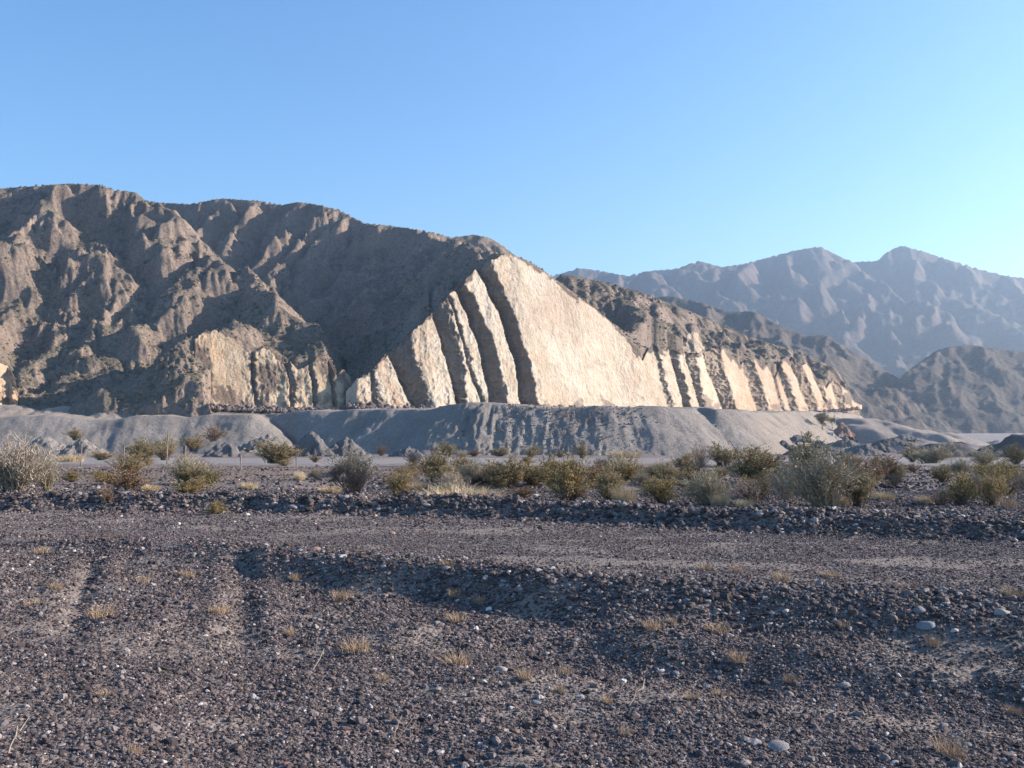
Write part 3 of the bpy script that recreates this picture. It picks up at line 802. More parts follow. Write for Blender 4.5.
# top edge of the terrace in plan: (px, row, depth)
EDGE = [(-200, 420, 258), (-60, 419, 260), (0, 418.5, 262), (90, 418, 264), (150, 417, 266), (215, 416, 268), (252, 414.5, 266), (264, 413.5, 283), (300, 412.8, 279), (360, 411, 271), (410, 409.5, 265), (440, 407, 260),
        (462, 405, 257), (500, 404.5, 256), (560, 405, 254), (610, 406.5, 253), (655, 408, 254), (676, 409, 256), (690, 410, 259), (693, 410, 268), (700, 409, 268), (716, 410, 262), (732, 410, 268), (742, 409.5, 290), (752, 411, 335), (790, 412, 372), (820, 413, 405), (838, 413.5, 440), (852, 414, 500), (858, 414, 620)]
EW = np.array([P(*p) for p in EDGE])
cols, D, X, Y = polar(-120, 905, 1.6, 226, 600, 0.0023)
best = np.full(X.shape, 1e9); ez = np.zeros(X.shape); al = np.zeros(X.shape); s0 = 0
for (a, b) in zip(EW[:-1], EW[1:]):
    dx, dy = b[0] - a[0], b[1] - a[1]; L = math.hypot(dx, dy)
    t = np.clip(((X - a[0]) * dx + (Y - a[1]) * dy) / (L * L), 0, 1)
    dist = np.hypot(X - a[0] - t * dx, Y - a[1] - t * dy)
    m = dist < best
    best = np.where(m, dist, best); ez = np.where(m, a[2] + (b[2] - a[2]) * t, ez); al = np.where(m, s0 + t * L, al)
    s0 += L
edge_d = np.interp(CX + X / Y * F, [p[0] for p in EDGE], [p[2] for p in EDGE])
ez = ez + fbm(al * 0.07, al * 0, 3, seed=619) * 0.7
inside = Y > edge_d
px = CX + X / Y * F
g = best
gul = fbm(al * 0.20, g * 0.035, 4, 0.55, seed=601)
gul2 = np.abs(fbm(al * 0.55, g * 0.06, 3, seed=603))
rough = np.interp(px, [-100, 250, 420, 470, 560, 620, 700], [0.12, 0.16, 0.4, 0.9, 0.6, 0.3, 0.25])
edge_n = fbm(X * 0.12, Y * 0.12, 3, seed=605) * 1.0
face = ez - 0.70 * np.maximum(g - 0.4 + edge_n * 0.8 * sstep(0, 3, g), 0) + (gul * 1.0 - gul2 * 0.7) * rough * sstep(0.3, 5, g)
face += fbm(X * 0.45, Y * 0.45, 5, 0.7, seed=607) * 0.38 * rough * sstep(0.3, 2, g) + fbm(al * 1.1, g * 0.25, 4, 0.7, seed=617) * 0.30 * rough * sstep(0.3, 2, g)
toe = np.interp(Y, GD, GZ)
fsl = (HR - np.interp(px, [-100, 190, 345, 860], [402, 402, 407, 409])) / F
topz = np.where(inside, ez + (np.minimum(g, 60)) * np.interp(px, [0, 200, 300, 900], [0.05, 0.05, 0.02, 0.012]), 0)
topz += fbm(X * 0.2, Y * 0.2, 3, seed=609) * 0.25 * sstep(1, 6, g)
# gentle mounds along the back of the terrace
mounds = [(10, 405, 288, 40, 1.0), (66, 406.5, 286, 30, 1), (120, 404.5, 284, 24, 1), (-40, 406, 288, 30, 1), (150, 408.5, 286, 16, 1), (186, 409, 286, 13, 1), (212, 410, 286, 10, 1)]
for mx, mr, md, mw, _ in mounds:
    cx, cy, cz = P(mx, mr, md)
    r = np.hypot((X - cx) / (mw / F * md), (Y - cy) / 9.0)
    topz = np.maximum(topz, np.where(r < 1.6, cz - (cz - 4.2) * np.clip(r, 0, 2) ** 1.5 * 0.7 + fbm(X * .3, Y * .3, 3, seed=611) * .4, -50))
Zb = np.where(inside, topz, face)
Zb = np.maximum(Zb, -40)
tint = 0.75 * np.exp(-((px - 215) / 30) ** 2) * sstep(1, 6, g) * (~inside) + 0.75 * sstep(740, 770, px) * (1 - sstep(850, 880, px)) * (~inside)
tint = np.clip(tint + inside * 0.35 * (px > 250) + inside * 0.95 * (px < 260), 0, 1) * np.clip(0.8 + fbm(X * .15, Y * .15, 3, seed=613), 0, 1)
link("quarry_terrace", grid_mesh("quarry_terrace", np.stack([X, Y, Zb], -1), M_SPOIL, attrs={"tint": tint}), kind="structure")

def heap(name, px0, row, d, wpx, depth, hpx, mat, label, cat="gravel heap", seed=0, skew=0.0, group=None, tintv=0.0, flat=0.0, rough=1.0):
    """a heap of loose spoil: base row given, built round its own base point"""
    x0, y0, z0 = P(px0, row, d)
    n = 46
    a = np.linspace(-1.15, 1.15, n); b = np.linspace(-1.15, 1.15, n)
    A, B = np.meshgrid(a, b)
    wx, wy, h = wpx / 2 / F * d, depth / 2, hpx / F * d
    wob = fbm(A * 1.7 + seed, B * 1.7, 3, seed=seed) * 0.22
    r = np.hypot(A, B) + wob
    prof = np.clip(1 - r, -0.4, 1 - flat) / (1 - flat)
    prof = np.where(prof > 0, np.abs(prof) ** 0.9, prof)
    XX = A * wx + skew * prof * wx; YY = B * wy
    ZZ = prof * h + fbm(XX * 0.9, YY * 0.9, 4, 0.6, seed=seed + 2) * 0.16 * rough * min(h, 2.5) - np.abs(fbm(np.arctan2(B, A) * 5, r * 0.7, 3, seed=seed + 3)) * 0.16 * h * np.clip(r, 0, 1) * rough
    ZZ = ZZ - 0.15
    me = grid_mesh(name, np.stack([XX, YY, ZZ], -1), mat, attrs={"tint": 0 * A + tintv})
    o = link(name, me, loc=(x0, y0, z0))
    tag(o, label, cat, group)
    return o
M_DARKSPOIL = spoil_mat("dark_spoil", (0.115, 0.108, 0.108), (0.15, 0.14, 0.135), sc=1.5)
M_BROKEN = spoil_mat("broken_spoil", (0.24, 0.225, 0.22), (0.17, 0.16, 0.16), sc=1.8)
heap("gravel_heap", 82, 453, 205, 44, 7, 15, M_PALE, "pale rounded gravel heap behind the fence below a small olive bush", seed=3)
heap("gravel_heap", 222, 457, 190, 46, 7, 16, M_BROKEN, "grey gravel heap with a shaded left side, left of the round green bush", seed=11, skew=.2)
heap("gravel_heap", 312, 455, 205, 58, 9, 24, M_BROKEN, "lumpy grey gravel heap below the shaded terrace wall, beside the round green bush", seed=21, rough=1.3)
heap("gravel_heap", 345, 454, 208, 46, 8, 17, M_BROKEN, "smaller lumpy heap leaning against the grey heap by the shaded terrace wall", seed=25, rough=1.3)
heap("gravel_heap", 408, 455, 200, 34, 6, 10, M_BROKEN, "low crumbly heap at the foot of the big grey spoil slope", seed=29)
heap("gravel_heap", 45, 446, 215, 40, 8, 10, M_PALE, "low flat pale heap behind the large dry bush at the left edge", seed=33)
heap("gravel_heap", 268, 445, 215, 50, 9, 11, M_SPOIL, "flattened spoil heap partly hidden by the round green bush", seed=37)
heap("spoil_ridge", 948, 459, 190, 96, 14, 16, M_DARKSPOIL, "dark bluish spoil ridge on the flat, between two grey green bushes at right", "spoil heap", seed=41, flat=.25, rough=.5)
heap("spoil_ridge", 1034, 459, 185, 130, 22, 25, M_DARKSPOIL, "larger dark spoil ridge running out of the right edge of the view", "spoil heap", seed=45, flat=.2, rough=.5)
k = 0
for (hx, hr, hd, hw, hh, txt) in ((862, 453, 230, 42, 10, "dark low heap right of the largest olive bush"), (820, 447, 262, 26, 7, "small bluish heap below the tall post in the quarry yard"),
        (845, 444, 285, 28, 7, "small bluish heap right of the tall post in the quarry yard"), (893, 443, 300, 34, 6, "low grey heap at the end of the pale quarry slope"),
        (905, 439, 360, 26, 5, "faint low heap on the pale flat beyond the yard"), (930, 438, 380, 34, 5, "flat bluish heap on the pale flat, in front of the hazy hill"),
        (802, 452, 235, 30, 8, "grey heap at the right foot of the long smooth spoil slope"), (878, 449, 250, 30, 7, "grey heap behind the small yellow bush at right"),
        (800, 440, 300, 28, 6, "small heap left of the tall post in the quarry yard"), (783, 447, 262, 24, 7, "small heap against the long smooth spoil slope")):
    k += 1
    heap("gravel_heap", hx, hr, hd, hw, hw / F * hd * 1.1, hh, M_BROKEN if k % 2 else M_DARKSPOIL, txt, seed=50 + 4 * k)
heap("spoil_slope", 872, 437, 410, 140, 90, 19, M_PALE, "pale tan spoil slope spreading right from the quarry yard towards the flat", "spoil heap", seed=90, flat=.15, tintv=.35, rough=.45, skew=-.25)
# ================================================================== LOOSE STONES
STONE_RAMP = [(0.0, (0.039, 0.031, 0.032)), (0.3, (0.063, 0.050, 0.050)), (0.55, (0.102, 0.079, 0.075)), (0.74, (0.165, 0.124, 0.108)), (0.86, (0.122, 0.106, 0.107)),
              (0.95, (0.22, 0.183, 0.168)), (0.99, (0.34, 0.30, 0.28)), (1.0, (0.54, 0.50, 0.47))]
def stone_mat(name, inst):
    t = NT(name, 0.85, 0.25)
    if inst:
        tone = t.attr("tone", 'INSTANCER')
    else:
        oi = t.n.new("ShaderNodeObjectInfo"); tone = oi.outputs["Color"]
    if inst:
        c = t.ramp(tone, STONE_RAMP)
    else:
        c = tone
    c = t.mix(1.0, c, t.ramp(t.noise(14.0 if not inst else 1.5, 5, 0.7), [(0.3, 0.72), (0.7, 1.25)]), 'MULTIPLY')
    if not inst: t.bump(t.noise(30.0, 5, 0.7), 0.01, 0.7)
    return t.col(c)
M_PEB = stone_mat("pebble", True); M_STONE = stone_mat("stone", False)

def ico(sub):
    import bmesh
    bm = bmesh.new(); bmesh.ops.create_icosphere(bm, subdivisions=sub, radius=1.0)
    V = np.array([v.co[:] for v in bm.verts]); Fa = np.array([[v.index for v in f.verts] for f in bm.faces]); bm.free()
    return V, Fa
def stone_shape(seed, sub=2):
    g = np.random.default_rng(seed); V, Fa = ico(sub)
    for _ in range(9):                                   # flat broken facets
        n = g.normal(size=3); n /= np.linalg.norm(n); d = g.uniform(0.55, 0.9)
        h = V @ n; V = V - np.outer(np.maximum(h - d, 0) * 0.9, n)
    V = V * (1 + 0.10 * fbm(V[:, 0] * 1.3 + seed, V[:, 1] * 1.3 + V[:, 2], 3, seed=seed)[:, None])
    return V * np.array([1.0, g.uniform(0.65, 0.95), g.uniform(0.5, 0.75)]), Fa

def gravel_points():
    P_, S_ = [], []
    def zone(d0, d1, dens, med, sig, mx, pxr=None):
        if pxr is None: pxr = (-650, 1680) if d0 < 9 else (-420, 1440) if d0 < 16 else (-260, 1280)
        w = (pxr[1] - pxr[0]) / F
        n = int(dens * w * (d1 * d1 - d0 * d0) / 2)
        d = np.sqrt(rng.random(n) * (d1 * d1 - d0 * d0) + d0 * d0)
        px = rng.random(n) * (pxr[1] - pxr[0]) + pxr[0]
        x = (px - CX) / F * d
        s = np.minimum(np.exp(rng.normal(size=n) * sig) * med, mx)
        bd = row_d(BANK, px); bf = row_d(BERM, px)
        road = sstep(0.6, 1.6, d - bd) * (1 - sstep(-0.6, 0.0, d - bf))
        s *= 1 - 0.35 * road
        berm = np.exp(-((d - bf - 0.7) / 0.9) ** 2)
        s *= 1 + 0.6 * berm
        bank = np.exp(-((d - bd) / 0.7) ** 2) * np.interp(px, [200, 560], [0.1, 1])
        s *= 1 + 0.35 * bank
        clump = fbm(x * 1.1, d * 1.1, 3, seed=701)
        keep = rng.random(n) > np.clip(sand_amount(x, d) * 0.95 - 0.25 * clump, 0, 0.97)
        P_.append(np.stack([x[keep], d[keep]], 1)); S_.append(s[keep])
    zone(4.2, 9, 4600, 0.0068, 0.52, 0.038)
    zone(4.2, 13, 11, 0.026, 0.30, 0.05)
    zone(9, 16, 1900, 0.0098, 0.5, 0.05)
    zone(16, 28, 480, 0.016, 0.5, 0.07)
    zone(28, 62, 30, 0.034, 0.5, 0.12)
    P_[-1], S_[-1] = (lambda p, q, m: (p[m], q[m]))(P_[-1], S_[-1], (p4x := CX + P_[-1][:, 0] / P_[-1][:, 1] * F, rng.random(len(S_[-1])) < np.interp(p4x, [0, 300, 560], [0.35, 0.45, 1.0]))[1])
    XY = np.concatenate(P_); S = np.concatenate(S_)
    z = ground_z(XY[:, 0], XY[:, 1])
    return XY, z, S

def gravel():
    XY, z, S = gravel_points()
    n = len(S)
    V = np.stack([XY[:, 0], XY[:, 1], z + S * 0.12], 1)
    me = bpy.data.meshes.new("gravel"); me.vertices.add(n); me.vertices.foreach_set("co", V.astype(np.float32).ravel())
    asp = np.stack([S, S * rng.uniform(0.7, 1.0, n), S * rng.uniform(0.45, 0.8, n)], 1)
    rot = np.stack([rng.normal(size=n) * 0.35, rng.normal(size=n) * 0.35, rng.random(n) * 6.28], 1)
    set_attr(me, "size", asp, 'FLOAT_VECTOR'); set_attr(me, "turn", rot, 'FLOAT_VECTOR')
    tone = rng.random(n); set_attr(me, "tone", tone)
    o = link("gravel", me, kind="stuff")
    ng = bpy.data.node_groups.new("scatter_gravel", 'GeometryNodeTree')
    ng.interface.new_socket("Geometry", in_out='INPUT', socket_type='NodeSocketGeometry')
    ng.interface.new_socket("Geometry", in_out='OUTPUT', socket_type='NodeSocketGeometry')
    N = ng.nodes; L = ng.links
    gi = N.new("NodeGroupInput"); go = N.new("NodeGroupOutput")
    g2i = N.new("GeometryNodeGeometryToInstance")
    for k in range(7):
        ic = N.new("GeometryNodeMeshIcoSphere"); ic.inputs["Subdivisions"].default_value = 2; ic.inputs["Radius"].default_value = 1.0
        nz = N.new("ShaderNodeTexNoise"); nz.noise_dimensions = '4D'; nz.inputs["W"].default_value = 3.7 * k; nz.inputs["Scale"].default_value = 0.8; nz.inputs["Detail"].default_value = 1.5
        sub = N.new("ShaderNodeVectorMath"); sub.operation = 'SUBTRACT'; sub.inputs[1].default_value = (0.5, 0.5, 0.5)
        L.new(nz.outputs["Color"], sub.inputs[0])
        scl_ = N.new("ShaderNodeVectorMath"); scl_.operation = 'SCALE'; scl_.inputs["Scale"].default_value = 1.9
        L.new(sub.outputs[0], scl_.inputs[0])
        sp = N.new("GeometryNodeSetPosition"); L.new(ic.outputs[0], sp.inputs[0]); L.new(scl_.outputs[0], sp.inputs["Offset"])
        sm = N.new("GeometryNodeSetMaterial"); sm.inputs["Material"].default_value = M_PEB; L.new(sp.outputs[0], sm.inputs[0])
        L.new(sm.outputs[0], g2i.inputs[0])
    iop = N.new("GeometryNodeInstanceOnPoints"); iop.inputs["Pick Instance"].default_value = True
    L.new(gi.outputs[0], iop.inputs["Points"]); L.new(g2i.outputs[0], iop.inputs["Instance"])
    for nm, sock in (("size", "Scale"), ("turn", "Rotation")):
        a = N.new("GeometryNodeInputNamedAttribute"); a.data_type = 'FLOAT_VECTOR'; a.inputs[0].default_value = nm
        if sock == "Rotation":
            e = N.new("FunctionNodeEulerToRotation"); L.new(a.outputs[0], e.inputs[0]); L.new(e.outputs[0], iop.inputs[sock])
        else: L.new(a.outputs[0], iop.inputs[sock])
    rv = N.new("FunctionNodeRandomValue"); rv.data_type = 'INT'
    for s_ in rv.inputs:
        if s_.type == 'INT' and s_.name == 'Min': s_.default_value = 0
        if s_.type == 'INT' and s_.name == 'Max': s_.default_value = 6
    out = [q for q in rv.outputs if q.type == 'INT'][0]
    L.new(out, iop.inputs["Instance Index"])
    L.new(iop.outputs[0], go.inputs[0])
    md = o.modifiers.new("scatter", 'NODES'); md.node_group = ng
    print("gravel stones", n)
gravel()

STONES = []
for k in range(8):
    V, Fa = stone_shape(900 + k, 3 if k < 3 else 2)
    me = raw_mesh("stone", V, Fa, True); me.materials.append(M_STONE); STONES.append(me)

def ground_at(px, row):
    d = (CAMZ + 0.1) * F / max(row - HR, 4)
    for _ in range(14):
        z = float(ground_z(np.array([(px - CX) / F * d]), np.array([d]))[0])
        d = 0.5 * d + 0.5 * (CAMZ - z) * F / max(row - HR, 4)
    x = (px - CX) / F * d
    return x, d, float(ground_z(np.array([x]), np.array([d]))[0])

def put_stone(px, row, wpx, col, label, group=None, flat=0.75, idx=None, at=None):
    x, y, z = at if at else ground_at(px, row)
    s = wpx / 2 / F * y
    o = link("stone", STONES[idx if idx is not None else random.randrange(8)])
    o.location = (x, y, z + s * 0.08); o.scale = (s, s * random.uniform(.75, 1), s * flat * random.uniform(.85, 1.1))
    o.rotation_euler = (random.gauss(0, .2), random.gauss(0, .2), random.uniform(-.7, .7) + (math.pi if random.random() < .5 else 0))
    o.color = (*col, 1)
    tag(o, label, "stone", group)
    return o
WHITE = (0.50, 0.47, 0.44); PALE = (0.34, 0.31, 0.30); GREYC = (0.21, 0.20, 0.21); PINK = (0.34, 0.20, 0.17); BLUEG = (0.20, 0.215, 0.24); DARK = (0.10, 0.09, 0.095); TAN = (0.27, 0.21, 0.17)
for a in [
    (777, 748, 27, (0.27, 0.25, 0.24), "large flat pale stone in the near gravel, below the other foreground stones", .45),
    (845, 686, 17, PALE, "pale blocky stone lying alone right of centre in the foreground gravel", 1.0),
    (926, 627, 22, BLUEG, "rounded bluish stone just in front of the low stony bank at right", .7),
    (954, 631, 10, WHITE, "small white stone beside the rounded bluish stone at right", .9),
    (1002, 614, 19, PALE, "pale pointed stone on top of the low bank at the right edge", 1.0),
    (920, 611, 20, GREYC, "grey block on the low bank right above the rounded bluish stone", 1.0),
    (860, 624, 12, TAN, "flat tan stone below the low bank, left of the rounded bluish stone", .5),
    (786, 612, 9, WHITE, "small white stone in the shade under the low bank", .8),
    (944, 726, 12, GREYC, "grey stone left of the large dry tuft in the lower right corner", .7),
    (894, 764, 13, PALE, "round pale stone cut by the bottom edge at right", .8),
    (890, 738, 9, BLUEG, "small bluish stone above the round pale one at the bottom right", .8),
    (874, 741, 7, PALE, "tiny pale stone between the flat pale stone and the bluish one", .8),
    (934, 714, 9, PINK, "small flat pinkish stone above the large dry tuft at lower right", .5),
    (660, 672, 12, WHITE, "oval whitish stone right of the middle of the foreground", .65),
    (676, 674, 9, BLUEG, "small bluish stone touching the right of the oval whitish stone", .7),
    (580, 697, 10, WHITE, "bright rounded stone beside a dry tuft in the middle foreground", .8),
    (536, 704, 13, BLUEG, "angular bluish stone left of the bright rounded one in the middle foreground", .9),
    (581, 710, 12, GREYC, "grey stone just below the bright rounded one in the middle foreground", .7),
    (673, 733, 10, BLUEG, "bluish stone low in the middle right foreground gravel", .8),
    (762, 726, 9, TAN, "tan stone above the large flat pale stone", .7),
    (644, 593, 12, PALE, "round pale stone in the shade at the foot of the low bank", .9),
    (672, 598, 12, BLUEG, "bluish white stone at the foot of the low bank, right of the round pale one", .8),
    (583, 587, 10, PINK, "pink stone at the foot of the low bank", .9),
    (343, 570, 11, WHITE, "flat white stone on the far end of the low bank, beside a pale twig", .6),
    (501, 671, 14, PALE, "greyish white stone in the centre foreground", .8),
    (419, 591, 6, WHITE, "tiny bright stone in the gravel below the low bank", .9),
    (348, 733, 10, PINK, "pink rounded stone in the lower left half of the foreground", .7),
    (287, 765, 15, (0.22, 0.12, 0.12), "dark red rounded stone at the bottom edge left of centre", .8),
    (311, 734, 9, (0.26, 0.15, 0.14), "reddish stone left of the pink rounded one", .8),
    (160, 694, 10, TAN, "upright tan stone in the left foreground", 1.1),
    (205, 636, 9, WHITE, "small whitish stone between the wheel ruts", .7),
    (61, 746, 12, PALE, "flat pale stone near the lower left corner", .5),
    (226, 626, 6, WHITE, "tiny white stone at the foot of the right wheel rut", .9),
    (708, 602, 9, GREYC, "grey stone in the shade of the low bank, right of the bluish white one", .9),
    (783, 534, 9, WHITE, "white stone at the foot of the dark berm right of centre", .9),
    (392, 534, 8, PINK, "pink stone on the smooth gravel track before the berm", .8),
]:
    put_stone(*a[:5], flat=a[5])

# cobbles in and on the berm: each an object of its own
n_b = 0
BZ = [(-10, 60, "below the large dry bush"), (60, 160, "below the second fence post"), (160, 250, "below the dark fence stump"), (250, 340, "below the round olive bush"),
      (340, 420, "below the upright yellow bush"), (420, 510, "below the wide straw grass"), (510, 590, "below the tall yellow bush"), (590, 640, "below the bright straw tuft"),
      (640, 690, "below the spiky golden bush"), (690, 740, "below the airy grey bush"), (740, 790, "left of the largest bush"), (790, 870, "below the largest bush"),
      (870, 940, "left of the golden pair"), (940, 1010, "below the golden pair of bushes"), (1010, 1050, "at the right edge")]
palette = [(GREYC, "grey"), (DARK, "dark"), (BLUEG, "bluish"), (TAN, "tan"), (PALE, "pale"), (PINK, "reddish"), (GREYC, "grey"), (DARK, "dark")]
for xa, xb, near_ in BZ:
    for k in range(max(3, int((xb - xa) / (7.5 if xa > 300 else 10)))):
        px = random.uniform(xa, xb); bf = float(row_d(BERM, px)); top = random.random() < 0.45
        off = random.uniform(0.7, 1.2) if top else random.uniform(0.05, 0.7)
        d = bf + off; x = (px - CX) / F * d
        z = float(ground_z(np.array([x]), np.array([d]))[0])
        c, cn = random.choice(palette if not top else palette + [(PALE, "pale"), (TAN, "tan"), (TAN, "tan")])
        w = min(random.uniform(5.0, 8) * (1 + random.random() ** 4 * 0.9), 14)
        sz = "large" if w > 9 else "middling" if w > 6.6 else "small"
        where = "on the berm crest" if top else "in the shaded berm face"
        put_stone(px, 0, w, c, f"{sz} {cn} cobble {where} {near_}", f"{sz} {cn} cobbles {where} {near_}", flat=.8, at=(x, d, z), idx=random.randrange(8))
for k in range(60):
    px = random.uniform(470, 1050) if k < 48 else random.uniform(180, 470)
    bd = float(row_d(BANK, px)); off = random.gauss(-0.15, 0.35); d = bd + off; x = (px - CX) / F * d
    z = float(ground_z(np.array([x]), np.array([d]))[0])
    c, cn = random.choice(palette + [(PALE, "pale"), (BLUEG, "bluish")])
    side = ("near the right edge" if px > 960 else "near the rounded bluish one" if px > 880 else "below the long flat tuft" if px > 805 else "below the spiky tuft" if px > 740
            else "by the round pale stone" if px > 640 else "by the pink stone" if px > 550 else "left of the pink stone" if px > 470 else "by the flat white stone" if px > 300 else "near the right wheel rut")
    where = "in front of the low bank" if off < -0.15 else "on the low bank"; w = random.uniform(6, 11); sz = "large" if w > 9.5 else "middling" if w > 7.5 else "small"
    put_stone(px, 0, w, c, f"{sz} {cn} stone {where} {side}", f"{sz} {cn} stones {where} {side}", flat=.85, at=(x, d, z))

# ================================================================== PLANTS
def leaf_mat(name, a, b, rough=0.8):
    t = NT(name, rough, 0.15)
    v = t.attr("shade")
    c = t.mix(v, a, b)
    c = t.mix(1.0, c, t.ramp(t.noise(4.0, 3, 0.6), [(0.3, 0.8), (0.7, 1.2)]), 'MULTIPLY')
    return t.col(c)
LM = {
    "olive": leaf_mat("olive_leaves", (0.26, 0.195, 0.09), (0.42, 0.325, 0.16)),
    "green": leaf_mat("green_leaves", (0.22, 0.18, 0.09), (0.36, 0.29, 0.155)),
    "golden": leaf_mat("golden_leaves", (0.32, 0.22, 0.085), (0.47, 0.36, 0.15)),
    "grey": leaf_mat("grey_green_leaves", (0.26, 0.22, 0.155), (0.42, 0.365, 0.265)),
    "dry": leaf_mat("dry_pale_twigs", (0.25, 0.20, 0.165), (0.42, 0.36, 0.28)),
    "rust": leaf_mat("rust_leaves", (0.19, 0.11, 0.065), (0.33, 0.21, 0.12)),
    "bare": leaf_mat("bare_twigs", (0.12, 0.095, 0.085), (0.20, 0.165, 0.145)),
    "straw": leaf_mat("straw", (0.40, 0.30, 0.18), (0.62, 0.50, 0.33)),
    "tuft": leaf_mat("dead_grass", (0.31, 0.215, 0.14), (0.48, 0.355, 0.24)),
}
M_TWIG = leaf_mat("bark", (0.085, 0.068, 0.055), (0.17, 0.14, 0.115))

def ribbons(paths, r0, r1):
    """3-sided tapering twigs along many curved paths: paths [n, k, 3]"""
    n, k, _ = paths.shape
    rad = np.linspace(1, 0, k)[None, :, None] * (r0 - r1) + r1
    rad = rad * np.ones((n, 1, 1))
    rings = []
    for a in range(3):
        th = a * 2 * math.pi / 3
        rings.append(paths + np.concatenate([np.cos(th) * rad, np.sin(th) * rad, 0 * rad], -1))
    V = np.stack(rings, 2).reshape(-1, 3)                     # n,k,3,3
    idx = np.arange(n * k * 3).reshape(n, k, 3)
    Fs = []
    for a in range(3):
        b = (a + 1) % 3
        Fs.append(np.stack([idx[:, :-1, a], idx[:, :-1, b], idx[:, 1:, b], idx[:, 1:, a]], -1).reshape(-1, 4))
    return V, np.concatenate(Fs)

def shrub_meshes(seed, n_stem=60, n_twig=5, n_leaf=5000, leaf=0.020, upright=0.5, shell=0.5, lobes=4, leafy_from=0.25):
    """unit shrub: radius about 0.5, height about 1"""
    g = np.random.default_rng(seed)
    k = 6
    lob = g.uniform(-0.26, 0.26, (lobes, 2)); lh = g.uniform(0.62, 1.0, lobes); lh[0] = 1.0
    paths = []
    for i in range(n_stem):
        L = g.integers(lobes); az = g.random() * 6.28; out = (g.random() ** 0.6) * 0.34
        tip = np.array([lob[L][0] + math.cos(az) * out, lob[L][1] + math.sin(az) * out, 0])
        hgt = lh[L] * math.sqrt(max(0.02, 1 - (out / 0.40) ** 2)) * g.uniform(0.72, 1.06)
        tip[2] = max(hgt, 0.18)
        base = np.array([lob[L][0] * 0.35, lob[L][1] * 0.35, -0.03]) + g.normal(size=3) * [0.03, 0.03, 0]
        t = np.linspace(0, 1, k)[:, None]
        mid = base * (1 - t) + tip * t
        bow = (tip - base) * [1, 1, 0]
        p = mid - bow * (t * (1 - t)) * (0.7 * upright) + np.cumsum(g.normal(size=(k, 3)) * 0.012, 0)
        paths.append(p)
        for j in range(n_twig):
            a = g.integers(2, k); q0 = p[a]
            dr = (tip - base); dr = dr / np.linalg.norm(dr) + g.normal(size=3) * 0.55; dr[2] = abs(dr[2]) * 0.9 + 0.1; dr /= np.linalg.norm(dr)
            L2 = g.uniform(0.08, 0.24)
            paths.append(q0 + dr * L2 * t + np.cumsum(g.normal(size=(k, 3)) * 0.006, 0))
    paths = np.array(paths)
    SV, SF = ribbons(paths, 0.0075, 0.002)
    # leaves gathered round the outer parts of the twigs
    m = n_leaf
    pi = g.integers(0, len(paths), m); tt = g.uniform(leafy_from, 1, m) * (k - 1)
    a = np.minimum(tt.astype(int), k - 2); f = (tt - a)[:, None]
    c = paths[pi, a] * (1 - f) + paths[pi, a + 1] * f + g.normal(size=(m, 3)) * 0.018
    c[:, 2] = np.abs(c[:, 2])
    d1 = g.normal(size=(m, 3)); d1 /= np.linalg.norm(d1, axis=1)[:, None]
    d2 = np.cross(d1, g.normal(size=(m, 3))); d2 /= np.linalg.norm(d2, axis=1)[:, None]
    s = leaf * g.uniform(0.6, 1.4, (m, 1))
    LV = np.stack([c - d2 * s * 0.32, c + d1 * s, c + d2 * s * 0.32, c - d1 * s * 0.5], 1).reshape(-1, 3)
    LF = np.arange(m * 4).reshape(m, 4)
    clump = fbm(c[:, 0] * 7 + seed, c[:, 1] * 7 + c[:, 2] * 7, 2, seed=seed)
    sh = np.clip(0.5 + clump * 0.6 + g.normal(size=m) * 0.18, 0, 1).repeat(4)
    ssh = np.clip(g.random(len(paths)), 0, 1).repeat(k * 3)
    return (SV, SF, ssh), (LV, LF, sh)

def grass_mesh(seed, n=140, spread=0.5, lean=0.6, wid=0.012, k=4, low=0.45):
    g = np.random.default_rng(seed)
    r = g.random(n) ** 0.7 * spread * 0.45; az = g.random(n) * 6.28
    base = np.stack([np.cos(az) * r, np.sin(az) * r, np.full(n, -0.02)], 1)
    az2 = az + g.normal(size=n) * 0.7; ln = g.random(n) * lean; h = g.uniform(low, 1, n)
    tip = base + np.stack([np.cos(az2) * ln * 0.5, np.sin(az2) * ln * 0.5, h], 1)
    t = np.linspace(0, 1, k)[None, :, None]
    p = base[:, None] * (1 - t) + tip[:, None] * t
    p[..., :2] += -((tip - base)[:, None, :2]) * (t * (1 - t)) * 0.6
    p[..., 2] += (t[..., 0] * (1 - t[..., 0])) * 0.25
    side = np.stack([-np.sin(az2 + g.normal(size=n)), np.cos(az2 + g.normal(size=n)), 0 * az], 1)[:, None]
    w = np.linspace(1, 0.12, k)[None, :, None] * wid
    V = np.stack([p - side * w, p + side * w], 2).reshape(-1, 3)
    i = np.arange(n * k * 2).reshape(n, k, 2)
    Fa = np.stack([i[:, :-1, 0], i[:, :-1, 1], i[:, 1:, 1], i[:, 1:, 0]], -1).reshape(-1, 4)
    return V, Fa, g.random(n).repeat(k * 2)

